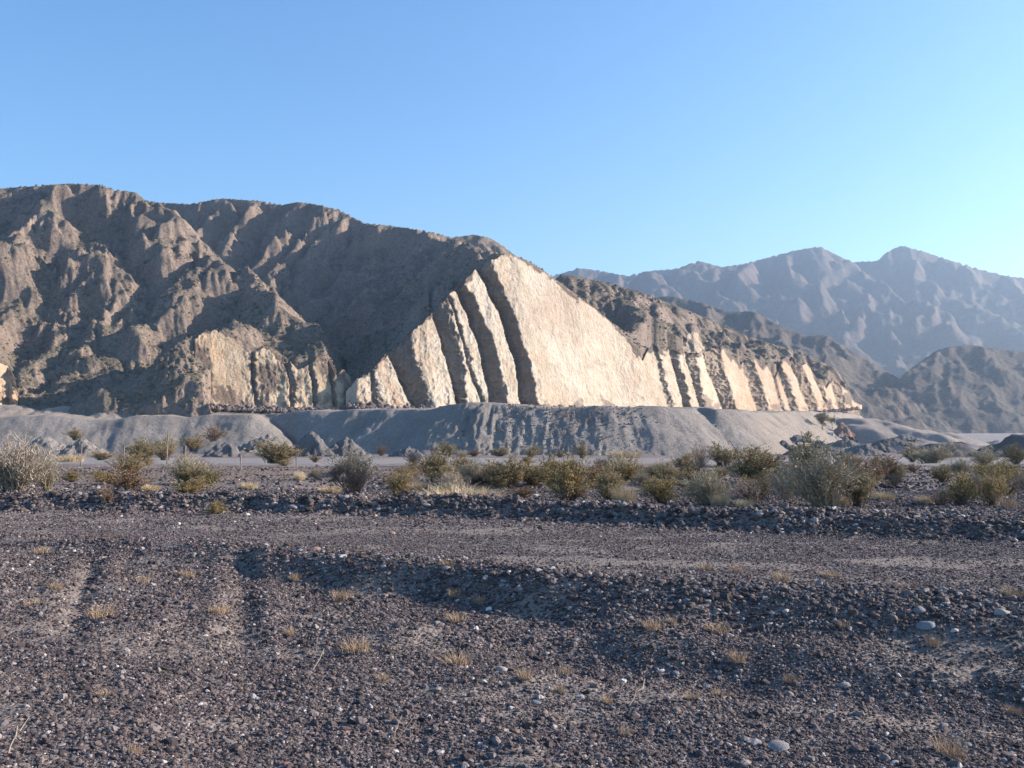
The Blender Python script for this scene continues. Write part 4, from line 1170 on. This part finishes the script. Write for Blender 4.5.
_mc = {}
def mesh_of(key, V, Fa, sh, mat, smooth=False):
    if key in _mc: return _mc[key]
    me = raw_mesh(key, V, Fa, smooth); set_attr(me, "shade", sh); me.materials.append(mat); _mc[key] = me
    return me
_sh = {}
SPEC = {   # stems, twigs, leaves, leaf size, upright, leafy_from
    "olive": (85, 6, 10000, 0.019, 0.5, 0.35), "green": (85, 6, 10000, 0.019, 0.4, 0.25), "golden": (90, 5, 9000, 0.018, 0.3, 0.4),
    "grey": (110, 6, 5200, 0.017, 0.5, 0.35), "dry": (130, 7, 3200, 0.014, 0.5, 0.5), "rust": (50, 4, 3200, 0.028, 0.5, 0.3), "bare": (80, 7, 900, 0.012, 0.4, 0.5)}
def bush(px, row, w, h, kind, label, var=0, cat="bush", group=None, d=None):
    if d is None: x, y, z = ground_at(px, row)
    else: x, y, z = P(px, row, d)
    s = SPEC[kind]; key = (kind, var)
    if key not in _sh: _sh[key] = shrub_meshes(hash(kind) % 1 + 1000 + 37 * list(SPEC).index(kind) + var, s[0], s[1], s[2], s[3], s[4], 0.5, 3 + var % 3, s[5])
    (SV, SF, ss), (LV, LF, ls) = _sh[key]
    stem_mat = LM[kind] if kind in ("dry", "grey", "bare") else M_TWIG
    e = empty({"olive": "olive_bush", "green": "green_bush", "golden": "golden_bush", "grey": "grey_bush", "dry": "dry_bush", "rust": "rusty_bush", "bare": "bare_bush"}[kind], (x, y, z), label, cat, group)
    sx = w / F * y * 1.1; sz = h / F * y * 1.1
    e.scale = (sx * 1.02, sx * 0.85, sz)
    e.rotation_euler = (0, 0, random.uniform(-.5, .5) + (0 if random.random() < .5 else math.pi))
    link("stems", mesh_of(f"stems_{kind}_{var}", SV, SF, ss, stem_mat), e)
    link("foliage", mesh_of(f"foliage_{kind}_{var}", LV, LF, ls, LM[kind]), e)
    return e
def grass(px, row, w, h, label, kind="tuft", var=0, name="grass_tuft", cat="grass tuft", group=None, wid=0.02, n=140):
    x, y, z = ground_at(px, row)
    V, Fa, sh = grass_mesh(300 + var, n, 0.9, 1.0, wid, low=.35)
    o = link(name, mesh_of(f"{kind}_grass_{var}_{n}", V, Fa, sh, LM[kind]))
    o.location = (x, y, z); o.scale = (w / F * y * (1.2 if kind == 'straw' else 1.0), w / F * y * .9, h / F * y * (1.15 if kind == 'straw' else 0.95)); o.rotation_euler = (0, 0, random.random() * 6)
    tag(o, label, cat, group)
    return o

BUSHES = [
    (16, 493, 84, 52, "dry", "large pale dry bush cut by the left edge of the view", 0),
    (48, 492, 34, 38, "grey", "pale feathery bush leaning out right of the large dry one at the left edge", 2),
    (142, 460, 42, 21, "green", "green bush behind the fence, left one of the two beside the pale post", 0),
    (166, 459, 30, 21, "olive", "olive bush behind the fence, right one of the two beside the pale post", 1),
    (101, 459, 24, 9, "olive", "low olive bush behind the fence left of the green bush", 2),
    (183, 484, 46, 29, "grey", "grey green bush in front of the dark fence stump", 1),
    (208, 484, 34, 15, "green", "low green bush joined to the grey green one by the dark fence stump", 1),
    (110, 484, 34, 12, "golden", "low yellowish bush on the gravel near the second fence post", 0),
    (72, 482, 26, 11, "olive", "low yellow green bush right of the large dry bush at the left", 0),
    (106, 508, 20, 15, "rust", "small reddish bush growing in the shaded face of the berm at left", 0),
    (215, 508, 22, 13, "golden", "small yellowish sprig in the shaded berm face left of the middle", 1),
    (275, 463, 52, 23, "olive", "dense round olive bush, nearest the left end of the spoil slope", 2),
    (315, 462, 16, 8, "rust", "tiny brown bush right of the dense round olive bush", 1),
    (358, 481, 58, 29, "grey", "wispy pale grey bush with a dark twiggy left side, left of the centre", 0),
    (334, 481, 24, 16, "bare", "dark twiggy bush under the left side of the wispy pale one", 0),
    (381, 454, 15, 11, "rust", "small reddish bush against the grey spoil bank", 2),
    (398, 499, 34, 27, "golden", "upright yellow bush behind the berm left of the pale grass", 2),
    (437, 483, 58, 28, "olive", "wide olive bush standing behind the pale grass", 0),
    (412, 480, 20, 16, "rust", "brown twiggy bush at the left of the wide olive one behind the pale grass", 0),
    (468, 484, 36, 22, "grey", "grey bush right of the wide olive one behind the pale grass", 2),
    (416, 452, 18, 12, "green", "yellow green bush at the foot of the spoil slope left of centre", 2),
    (447, 454, 22, 14, "olive", "bush with bare twigs at the foot of the spoil slope left of centre", 1),
    (474, 455, 20, 7, "rust", "low brownish bush at the foot of the spoil slope", 1),
    (500, 455, 24, 9, "olive", "low olive bush at the foot of the spoil slope, left of a similar one", 2),
    (529, 456, 20, 11, "golden", "low golden bush at the foot of the spoil slope near the centre", 0),
    (560, 456, 12, 7, "green", "tiny green bush at the foot of the spoil slope near the centre", 1),
    (582, 457, 20, 13, "olive", "rounded olive bush at the foot of the spoil slope right of centre", 0),
    (600, 465, 10, 6, "bare", "tiny dark bush alone on the pale wash", 1),
    (497, 484, 44, 20, "olive", "olive bush in the line of scrub behind the berm, left of the centre pair", 1),
    (532, 486, 48, 24, "olive", "olive bush in the centre of the scrub behind the berm", 2),
    (520, 499, 30, 13, "rust", "brown low scrub in front of the centre olive bush", 2),
    (568, 501, 46, 42, "golden", "tall yellow green bush just right of the picture centre, behind the berm", 1),
    (609, 503, 42, 31, "olive", "yellow olive bush with a straw tuft at its right foot", 0),
    (661, 504, 42, 25, "golden", "bright golden bush with spiky top, behind the berm", 2),
    (711, 505, 54, 34, "grey", "grey green airy bush behind the berm, right of the bright golden one", 1),
    (701, 467, 28, 21, "bare", "dark twiggy bush on the wash right of centre", 2),
    (722, 466, 38, 20, "olive", "olive bush right of the dark twiggy one on the wash", 1),
    (754, 484, 68, 36, "olive", "wide olive bush left of the largest bush", 2),
    (757, 504, 54, 24, "bare", "bare dark twigs under the wide olive bush", 0),
    (757, 462, 26, 14, "green", "dark green bush top rising against the spoil slope", 0),
    (828, 507, 92, 58, "grey", "largest bush, grey green and airy, just behind the berm", 1),
    (808, 486, 56, 42, "olive", "olive bush rising behind the left half of the largest bush", 0),
    (857, 507, 44, 36, "green", "green flank of scrub at the right foot of the largest bush", 2),
    (785, 500, 40, 34, "dry", "dry twiggy bush at the left foot of the largest bush", 1),
    (858, 463, 20, 8, "golden", "pale yellow low bush on the flat right of the largest bush", 1),
    (872, 464, 16, 9, "golden", "small bright yellow bush beside a rust coloured one at right", 0),
    (874, 482, 28, 18, "rust", "rust coloured bush right of the largest bush", 0),
    (898, 480, 18, 13, "olive", "small olive bush right of the rust coloured one", 1),
    (926, 463, 56, 19, "grey", "long grey green bush on the flat at right", 2),
    (912, 462, 26, 17, "green", "dark green bush at the left end of the long grey green one", 1),
    (914, 472, 20, 8, "rust", "low brown bush in front of the long grey green one", 1),
    (984, 466, 42, 17, "grey", "rounded grey green bush before the dark spoil ridge at right", 0),
    (1016, 465, 30, 19, "green", "rounded bush near the right edge before the dark spoil ridge", 0),
    (999, 480, 32, 13, "bare", "purplish twiggy bush behind the golden bushes at right", 1),
    (1016, 482, 22, 12, "olive", "small olive bush at the right edge behind the golden ones", 2),
    (960, 505, 48, 30, "golden", "golden brown bush behind the berm at right, left half of a pair", 1),
    (993, 506, 42, 32, "golden", "golden green bush behind the berm at right, right half of a pair", 2),
    (943, 482, 34, 14, "olive", "olive bush behind the golden pair at right", 0),
    (940, 506, 22, 14, "rust", "low rusty bush at the left foot of the golden pair", 2),
]
for b in BUSHES: bush(*b)
bush(75, 440, 24, 10, "olive", "small olive bush growing on top of the pale gravel heap", 0, d=200)
bush(213, 441, 30, 13, "rust", "brown patch of scrub on the terrace slope above the grey heap", 0, d=215)
bush(193, 451, 28, 14, "golden", "ochre bush beyond the dark fence stump", 2, d=190)

KW = {"olive": "olive", "golden": "yellowish", "grey": "greyish", "rust": "brown", "bare": "twiggy", "dry": "pale", "green": "green"}
for k in range(84):
    px = random.choice([random.uniform(300, 560), random.uniform(480, 760), random.uniform(640, 1040), random.uniform(20, 300)] if k % 4 == 0 else [random.uniform(400, 700), random.uniform(560, 1040)])
    row = random.choice([random.uniform(472, 490), random.uniform(478, 498), random.uniform(463, 476)])
    kd = random.choice(["olive", "golden", "grey", "rust", "bare", "olive", "dry"]); sc_ = (row - 440) / 50
    wd = random.uniform(26, 54) * sc_
    anc = min(((48, "the feathery bush at the left"), (183, "the dark fence stump"), (275, "the dense round olive bush"), (358, "the wispy pale grey bush"), (398, "the upright yellow bush"), (437, "the olive bush above the straw grass"),
               (505, "the right end of the straw grass"), (568, "the tall yellow bush near the centre"), (609, "the bright straw tuft"), (661, "the bright golden spiky bush"), (711, "the airy grey green bush"), (760, "the bare dark twigs"),
               (828, "the largest bush"), (874, "the rust coloured bush"), (926, "the long grey green bush"), (976, "the golden pair"), (1016, "the bush near the right edge")), key=lambda q: abs(q[0] - px))
    nr_ = "before" if row > 490 else "far behind" if row < 471 else "behind" if row < 480 else "beside"
    sd = "left of" if px < anc[0] else "right of"
    lb = f"{'tiny' if wd < 22 else 'small'} {KW[kd]} bush {nr_} {anc[1]}, {'on its left' if px < anc[0] else 'on its right'}"
    bush(px, row, wd, wd * random.uniform(.35, .6), kd, lb, k % 3, group=lb.replace(" bush ", " bushes ", 1))

GR = [
    (455, 503, 84, 17, "wide pale straw coloured grass patch on the berm, left of the picture centre", "straw"),
    (487, 503, 40, 13, "pale grass tuft joined to the right end of the wide straw patch", "straw"),
    (624, 505, 24, 20, "bright straw tuft at the right foot of the yellow olive bush", "straw"),
    (720, 506, 24, 14, "straw tuft in front of the grey green airy bush", "straw"),
    (624, 457, 40, 8, "long low straw coloured patch at the foot of the spoil slope", "straw"),
    (462, 455, 10, 7, "small bright straw tuft at the foot of the spoil slope left of centre", "straw"),
    (70, 461, 26, 8, "yellow grass patch beside the leftmost fence post", "straw"),
    (300, 481, 12, 9, "small pale tuft left of the dark twiggy bush", "straw"),
    (840, 505, 18, 10, "low pale tuft under the largest bush", "straw"),
    (1008, 508, 24, 16, "ochre grass tuft at the right foot of the golden pair", "tuft"),
    (560, 493, 22, 9, "low straw tuft between the two central olive bushes", "straw"), (690, 490, 20, 9, "straw tuft left of the airy grey green bush", "straw"), (744, 508, 22, 9, "low straw tuft on the berm left of the largest bush", "straw"),
    (419, 490, 26, 9, "straw coloured patch right of the upright yellow bush", "straw"), (884, 500, 20, 8, "small straw tuft on the gravel right of the largest bush", "straw"), (925, 503, 20, 8, "small straw tuft left of the golden pair", "straw"),
    (330, 493, 22, 7, "low straw tuft on the gravel below the wispy pale bush", "straw"), (250, 489, 20, 7, "low straw tuft on the gravel left of the round olive bush", "straw"), (150, 491, 22, 7, "low straw tuft left of the grey green bush by the stump", "straw"),
    (342, 600, 26, 14, "spreading tan tuft below the white stone on the low bank", "tuft"),
    (42, 553, 20, 8, "faint tan tuft above the left wheel rut", "tuft"), (55, 589, 16, 9, "tan tuft left of the left wheel rut", "tuft"),
    (143, 583, 16, 9, "small tuft midway between the tops of the wheel ruts", "tuft"), (100, 617, 32, 15, "brownish tuft just right of the left wheel rut", "tuft"),
    (186, 577, 24, 9, "flat tuft near the top of the right wheel rut", "tuft"), (220, 613, 30, 10, "long flat tuft left of the right wheel rut", "tuft"),
    (33, 606, 26, 7, "flat tuft at the left edge beside the left rut", "tuft"), (106, 696, 22, 8, "faint flat tuft in the left foreground", "tuft"),
    (134, 754, 14, 13, "short upright tuft near the bottom left", "tuft"), (296, 580, 16, 9, "tan tuft left of the spreading one on the low bank", "tuft"),
    (356, 652, 36, 18, "large ragged tuft in the foreground left of centre", "tuft"), (288, 634, 16, 8, "small tuft left of the large ragged one", "tuft"),
    (457, 622, 26, 12, "tan tuft in the gravel just left of the picture centre", "tuft"), (456, 587, 18, 9, "small tuft under the low bank left of centre", "tuft"),
    (480, 590, 18, 9, "pinkish tuft beside the small one under the low bank", "tuft"), (457, 664, 34, 14, "wide pinkish tuft in the centre foreground", "tuft"),
    (382, 681, 18, 9, "small pinkish tuft below the large ragged one", "tuft"), (449, 565, 22, 6, "flat tuft on top of the low bank left of centre", "tuft"),
    (652, 629, 24, 13, "rusty tuft below the stones of the low bank, right of centre", "tuft"), (672, 623, 14, 8, "small tuft right of the rusty one under the bank", "tuft"),
    (718, 632, 30, 11, "wide flat tuft right of the rusty one", "tuft"), (738, 661, 24, 14, "orange tan tuft alone right of centre", "tuft"),
    (525, 679, 20, 13, "orange tuft left of two stones in the middle foreground", "tuft"), (565, 674, 18, 12, "orange tuft above the bright rounded stone", "tuft"),
    (560, 692, 14, 11, "thin tuft left of the bright rounded stone", "tuft"), (607, 703, 16, 11, "thin tuft right of the bright rounded stone", "tuft"),
    (692, 700, 20, 10, "tan tuft low in the right foreground, left of its twin", "tuft"), (720, 695, 22, 9, "tan tuft low in the right foreground, right of its twin", "tuft"),
    (626, 735, 18, 9, "reddish tuft near the bottom, right of centre", "tuft"), (706, 570, 20, 9, "tan tuft on the gravel track above the low bank", "tuft"),
    (736, 572, 16, 9, "orange tuft on the crest of the low bank", "tuft"), (782, 580, 24, 12, "spiky tuft on the crest of the low bank right of centre", "tuft"),
    (832, 577, 26, 8, "long flat tuft on the crest of the low bank at right", "tuft"), (906, 590, 26, 10, "tan tuft on the crest above the rounded bluish stone", "tuft"),
    (1012, 596, 24, 12, "orange tan tuft on the bank at the right edge", "tuft"), (844, 626, 18, 7, "low tuft left of the rounded bluish stone", "tuft"),
    (933, 646, 16, 14, "bright orange tuft below the rounded bluish stone", "tuft"), (790, 682, 16, 10, "faint tuft left of the pale blocky stone", "tuft"),
    (950, 757, 38, 26, "large dry tuft in the lower right corner", "tuft"), (1014, 714, 22, 11, "faint tuft at the right edge of the foreground", "tuft"),
]
for i, (px, row, w, h, lb, kd) in enumerate(GR):
    grass(px, row, w, h, lb, kd, i % 5 if kd == "tuft" else 10 + i % 3, n=1000 if kd == "straw" else 190, wid=0.0045 if kd == "straw" else 0.009, name="dry_grass_tuft")

# dead sticks
M_STICK = leaf_mat("dead_wood", (0.20, 0.165, 0.135), (0.30, 0.255, 0.21))
def stick(pa, pb, arch, label):
    a = np.array(ground_at(*pa)); b = np.array(ground_at(*pb)); k = 9
    t = np.linspace(0, 1, k)[:, None]
    p = a * (1 - t) + b * t; g = np.random.default_rng(int(pa[0]))
    p = p + np.array([0, 0, 1]) * (arch * 4 * t * (1 - t) + 0.012) + np.cumsum(g.normal(size=(k, 3)) * 0.006, 0)
    o0 = p[0].copy(); p = p - o0
    ps = [p]
    for j in (3, 5):
        d_ = (p[j] - p[j - 1]); d_ = d_ / (np.linalg.norm(d_) + 1e-6) + g.normal(size=3) * .5; d_[2] = abs(d_[2])
        ps.append(p[j] + d_ * 0.10 * t)
    V, Fa = ribbons(np.array(ps), 0.006, 0.0025)
    me = raw_mesh("dead_stick", V, Fa); set_attr(me, "shade", g.random(len(V))); me.materials.append(M_STICK)
    tag(link("dead_stick", me, loc=tuple(o0)), label, "stick")
stick((283, 563), (304, 556), 0.04, "pale arched stick on the low bank left of the white stone")
stick((313, 671), (326, 652), 0.03, "thin grey stick left of the large ragged tuft")
stick((555, 693), (556, 672), 0.02, "thin upright stick among the orange tufts in the middle foreground")
stick((629, 707), (646, 694), 0.05, "curved pale stick right of the middle foreground tufts")
stick((386, 744), (408, 741), 0.0, "flat grey stick near the bottom left of centre")
stick((424, 740), (438, 744), 0.0, "short pale stick right of the flat grey one near the bottom")
stick((6, 755), (18, 738), 0.06, "curved stick in the lower left corner")

# ================================================================== FENCE
M_POST = leaf_mat("weathered_post", (0.15, 0.12, 0.105), (0.26, 0.215, 0.19))
M_WIRE = NT("wire", 0.5, 0.4).col((0.25, 0.23, 0.22))
x, y, z = ground_at(81, 467)
fence = empty("wire_fence", (x, y, z), "thin wire fence with wooden posts of unequal height, crossing behind the scrub at left", "fence")
tops = []
for px, row, hpx, wpx, lb in ((-28, 466, 22, 1.2, None), (27, 466, 23, 1.2, None), (81, 466, 23, 1.3, None), (124, 468, 24, 1.5, None), (168, 468, 38, 1.1, "tall thin pale post"), (185.5, 468, 22, 3.6, "thick dark leaning stump post"), (241, 470, 18, 1.4, None), (296, 471, 15, 1.2, None)):
    bx, by, bz = ground_at(px, row)
    h = hpx / F * by; r = wpx / 2 / F * by
    k = 7; t = np.linspace(0, 1, k)
    V = []; 
    for i in range(k):
        for a in range(7):
            th = a * 6.283 / 7; rr = r * (1.05 - 0.2 * t[i]) * (1 + 0.15 * math.sin(a * 2.3 + i))
            V.append((math.cos(th) * rr + 0.03 * h * math.sin(t[i] * 2 + px), math.sin(th) * rr, -0.1 + (h + .1) * t[i]))
    V.append((0.03 * h * math.sin(2 + px), 0, h + r * .3))
    Fq = [(i * 7 + a, i * 7 + (a + 1) % 7, (i + 1) * 7 + (a + 1) % 7, (i + 1) * 7 + a) for i in range(k - 1) for a in range(7)]
    Fq += [((k - 1) * 7 + a, (k - 1) * 7 + (a + 1) % 7, k * 7, k * 7) for a in range(7)]
    me = bpy.data.meshes.new("post"); me.from_pydata(V, [], [tuple(dict.fromkeys(f)) for f in Fq]); me.update()
    set_attr(me, "shade", np.random.default_rng(int(abs(px))).random(len(V)) * (0.3 if wpx > 3 else 1)); me.materials.append(M_POST if wpx > 1.15 else M_STICK)
    o = link("post", me, fence, (bx - x, by - y, bz - z))
    if lb: o["label"] = lb
    tops.append((bx - x, by - y, bz - z, h))
for fr in (0.35, 0.62, 0.88):
    ps = []
    for a, b in zip(tops[:-1], tops[1:]):
        t = np.linspace(0, 1, 6)[:, None]
        A = np.array([a[0], a[1], a[2] + 1.2 * fr]); B = np.array([b[0], b[1], b[2] + 1.2 * fr])
        p = A * (1 - t) + B * t; p[:, 2] -= (t * (1 - t))[:, 0] * 0.25
        ps.append(p)
    V, Fa = ribbons(np.array(ps), 0.004, 0.004)
    me = raw_mesh("wire", V, Fa); me.materials.append(M_WIRE); link("wire", me, fence)

# ================================================================== QUARRY YARD
def tree(px, row, d, hpx, wpx, trunk_px, label, seed):
    x, y, z = P(px, row, d)
    e = empty("tree", (x, y, z), label, "tree")
    h = hpx / F * d; w = wpx / F * d
    (SV, SF, ss), (LV, LF, ls) = shrub_meshes(seed, 40, 4, 2600, 0.05, 0.2, lobes=5, leafy_from=0.3)
    me = raw_mesh("crown", LV * [w, w, h * 0.42], LF, False); set_attr(me, "shade", ls); me.materials.append(LM["green"])
    link("crown", me, e, (0, 0, h * 0.6))
    me = raw_mesh("limbs", SV * [w, w, h * 0.42] * 1.0, SF); set_attr(me, "shade", ss); me.materials.append(M_TWIG); link("limbs", me, e, (0, 0, h * 0.58))
    t = np.linspace(0, 1, 8)[:, None]; p = np.concatenate([0.15 * np.sin(t * 4 + seed), 0 * t, t * h * 0.68 - .3], 1)[None]
    r = trunk_px / 2 / F * d
    V, Fa = ribbons(p, r, r * .6); me = raw_mesh("trunk", V, Fa); set_attr(me, "shade", 0.8 + 0 * V[:, 0]); me.materials.append(M_TWIG); link("trunk", me, e)
tree(822, 438, 374, 25, 21, 2.2, "dark tree with a flat crown and a straight grey trunk in the quarry yard", 81)
tree(832, 431, 384, 15, 13, 1.0, "smaller green tree right behind the dark one in the quarry yard", 82)
M_WHITE = NT("white_paint", 0.6).col((0.75, 0.74, 0.72)); M_ROOF = NT("rusty_sheet", 0.7).col((0.30, 0.17, 0.13)); M_DARKM = NT("dark_opening", 0.8).col((0.06, 0.055, 0.05))
def box(name, sx, sy, sz, mat, parent, loc, bev=0.03):
    import bmesh
    bm = bmesh.new(); bmesh.ops.create_cube(bm, size=1.0)
    for v in bm.verts: v.co = (v.co.x * sx, v.co.y * sy, (v.co.z + .5) * sz)
    bmesh.ops.bevel(bm, geom=bm.edges[:], offset=bev, segments=1, affect='EDGES')
    me = bpy.data.meshes.new(name); bm.to_mesh(me); bm.free(); me.materials.append(mat)
    return link(name, me, parent, loc)
def shed(px, row, d, w, h, label, roofm):
    x, y, z = P(px, row, d); e = empty("shed", (x, y, z - .2), label, "shed")
    box("wall", w, w * .8, h, M_WHITE, e, (0, 0, 0)); r = box("roof", w * 1.12, w * .95, 0.15, roofm, e, (0, 0, h - 0.02)); r.rotation_euler = (R(5), 0, 0)
    box("door", w * .25, 0.08, h * .7, M_DARKM, e, (w * .15, -w * .42, 0.05))
    box("window", w * .2, 0.08, h * .25, M_DARKM, e, (-w * .25, -w * .42, h * .45))
shed(831, 436, 374, 1.5, 1.8, "small white shed right of the dark tree trunk in the quarry yard", M_WHITE)
shed(840.5, 436.5, 374, 1.0, 1.0, "tiny white hut at the foot of the reddish heap in the quarry yard", M_ROOF)
shed(834, 423, 392, 0.9, 1.5, "tiny white hut high on the terrace above the reddish heap", M_WHITE)
M_RED = spoil_mat("red_spoil", (0.27, 0.165, 0.13), (0.33, 0.21, 0.165))
heap("gravel_heap", 842, 435, 381, 24, 9, 13, M_RED, "reddish earth heap beside the small white shed in the quarry yard", seed=301)

# ================================================================== FALLEN ROCK ALONG THE CLIFF FOOT
def rubble():
    g = np.random.default_rng(77); pts = []
    def add(cc, VV, fr_, n, lo, hi, zoff=0.0):
        k = g.integers(4, len(cc) - 4, n); 
        out = np.abs(g.normal(size=n)) * 4.0 + 0.4
        d = VV[8, k, 1] - out
        x = (cc[k] - CX) / F * d; z = CAMZ + (HR - fr_[k]) / F * d - 0.1 + zoff + np.maximum(3.2 - out, 0) * 0.35
        s = g.uniform(lo, hi, n) * (1 + g.random(n) ** 5 * 2.2)
        pts.append(np.stack([x, d, z, s], 1))
    add(c2, V2_, fr2, 750, 0.18, 0.42); add(c1, V1, fr1, 1300, 0.18, 0.45)
    k = len(pts)
    # blocks along the terrace lip and down the face of the big heap
    n = 700; u = g.uniform(440, 735, n); e = np.interp(u, [p[0] for p in EDGE], [p[2] for p in EDGE]); er = np.interp(u, [p[0] for p in EDGE], [p[1] for p in EDGE])
    dn = g.random(n) ** 1.6 * 17; d = e - 0.4 - dn; z = CAMZ + (HR - er) / F * e - 0.68 * dn
    pts.append(np.stack([(u - CX) / F * d, d, z, g.uniform(0.10, 0.26, n)], 1))
    A = np.concatenate(pts); n = len(A)
    me = bpy.data.meshes.new("rubble"); me.vertices.add(n); me.vertices.foreach_set("co", A[:, :3].astype(np.float32).ravel())
    s = A[:, 3]
    set_attr(me, "size", np.stack([s * g.uniform(.8, 1.3, n), s, s * g.uniform(.6, 1, n)], 1), 'FLOAT_VECTOR'); set_attr(me, "turn", g.normal(size=(n, 3)) * [0.5, 0.5, 3], 'FLOAT_VECTOR'); set_attr(me, "tone", 0.5 + 0.47 * g.random(n))
    o = link("rubble", me, kind="stuff"); o.modifiers.new("scatter", 'NODES').node_group = bpy.data.node_groups["scatter_gravel"]
rubble()

# ================================================================== SCRUB DOTTED OVER THE HILLSIDE
def hill_scrub():
    g = np.random.default_rng(5)
    nr, nc = MZ.shape
    gy = np.gradient(MZ, axis=0) / np.gradient(MD)[:, None]
    n = 60000
    i = g.integers(2, nr - 2, n); j = g.integers(2, nc - 2, n)
    x, y, z = MX[i, j], MY[i, j], MZ[i, j]
    vis = (z > 7) & (np.abs(gy[i, j]) < 1.3) & (fbm(x / 40, y / 40, 4, 0.6, seed=901) > -0.2 + g.normal(size=n) * .25)
    row = HR - (z - CAMZ) / y * F
    vis &= y < 690
    x, y, z = x[vis][:22000], y[vis][:22000], z[vis][:22000]; n = len(x)
    me = bpy.data.meshes.new("hillside_scrub"); me.vertices.add(n)
    me.vertices.foreach_set("co", np.stack([x, y, z + .05], 1).astype(np.float32).ravel())
    s = np.exp(g.normal(size=n) * .4) * 0.30
    set_attr(me, "size", np.stack([s, s, s * .8], 1), 'FLOAT_VECTOR'); set_attr(me, "tone", g.random(n))
    o = link("hillside_scrub", me, kind="stuff")
    t = NT("scrub_clump", 0.9, .1); c = t.ramp(t.attr("tone", 'INSTANCER'), [(0, (0.10, 0.088, 0.06)), (0.6, (0.15, 0.125, 0.09)), (1, (0.21, 0.17, 0.13))]); m = t.col(c)
    ng = bpy.data.node_groups.new("scatter_scrub", 'GeometryNodeTree')
    ng.interface.new_socket("Geometry", in_out='INPUT', socket_type='NodeSocketGeometry')
    ng.interface.new_socket("Geometry", in_out='OUTPUT', socket_type='NodeSocketGeometry')
    N = ng.nodes; L = ng.links; gi = N.new("NodeGroupInput"); go = N.new("NodeGroupOutput")
    ic = N.new("GeometryNodeMeshIcoSphere"); ic.inputs["Subdivisions"].default_value = 2; ic.inputs["Radius"].default_value = 1.0
    nz = N.new("ShaderNodeTexNoise"); nz.inputs["Scale"].default_value = 2.4
    sub = N.new("ShaderNodeVectorMath"); sub.operation = 'SUBTRACT'; sub.inputs[1].default_value = (0.5, 0.5, 0.5); L.new(nz.outputs["Color"], sub.inputs[0])
    sl = N.new("ShaderNodeVectorMath"); sl.operation = 'SCALE'; sl.inputs["Scale"].default_value = 2.2; L.new(sub.outputs[0], sl.inputs[0])
    sp = N.new("GeometryNodeSetPosition"); L.new(ic.outputs[0], sp.inputs[0]); L.new(sl.outputs[0], sp.inputs["Offset"])
    sm = N.new("GeometryNodeSetMaterial"); sm.inputs["Material"].default_value = m; L.new(sp.outputs[0], sm.inputs[0])
    iop = N.new("GeometryNodeInstanceOnPoints"); L.new(gi.outputs[0], iop.inputs["Points"]); L.new(sm.outputs[0], iop.inputs["Instance"])
    a = N.new("GeometryNodeInputNamedAttribute"); a.data_type = 'FLOAT_VECTOR'; a.inputs[0].default_value = "size"; L.new(a.outputs[0], iop.inputs["Scale"])
    L.new(iop.outputs[0], go.inputs[0])
    o.modifiers.new("scatter", 'NODES').node_group = ng
hill_scrub()
# ================================================================== HAZE
def haze_box():
    x0, x1, y0, y1, z0, z1 = -2500, 4200, -900, 3900, -12, 640
    V = [(x, y, z) for z in (z0, z1) for y in (y0, y1) for x in (x0, x1)]
    Fa = [(0, 2, 3, 1), (4, 5, 7, 6), (0, 1, 5, 4), (2, 6, 7, 3), (0, 4, 6, 2), (1, 3, 7, 5)]
    me = raw_mesh("haze", V, Fa, False)
    m = bpy.data.materials.new("haze"); m.use_nodes = True
    n = m.node_tree.nodes; n.clear()
    o = n.new("ShaderNodeOutputMaterial"); v = n.new("ShaderNodeVolumePrincipled")
    v.inputs["Color"].default_value = (0.56, 0.75, 1.0, 1)
    v.inputs["Density"].default_value = HAZE
    v.inputs["Anisotropy"].default_value = 0.5
    m.node_tree.links.new(v.outputs[0], o.inputs["Volume"])
    me.materials.append(m)
    link("haze", me, kind="stuff")
HAZE = 0.00016
haze_box()
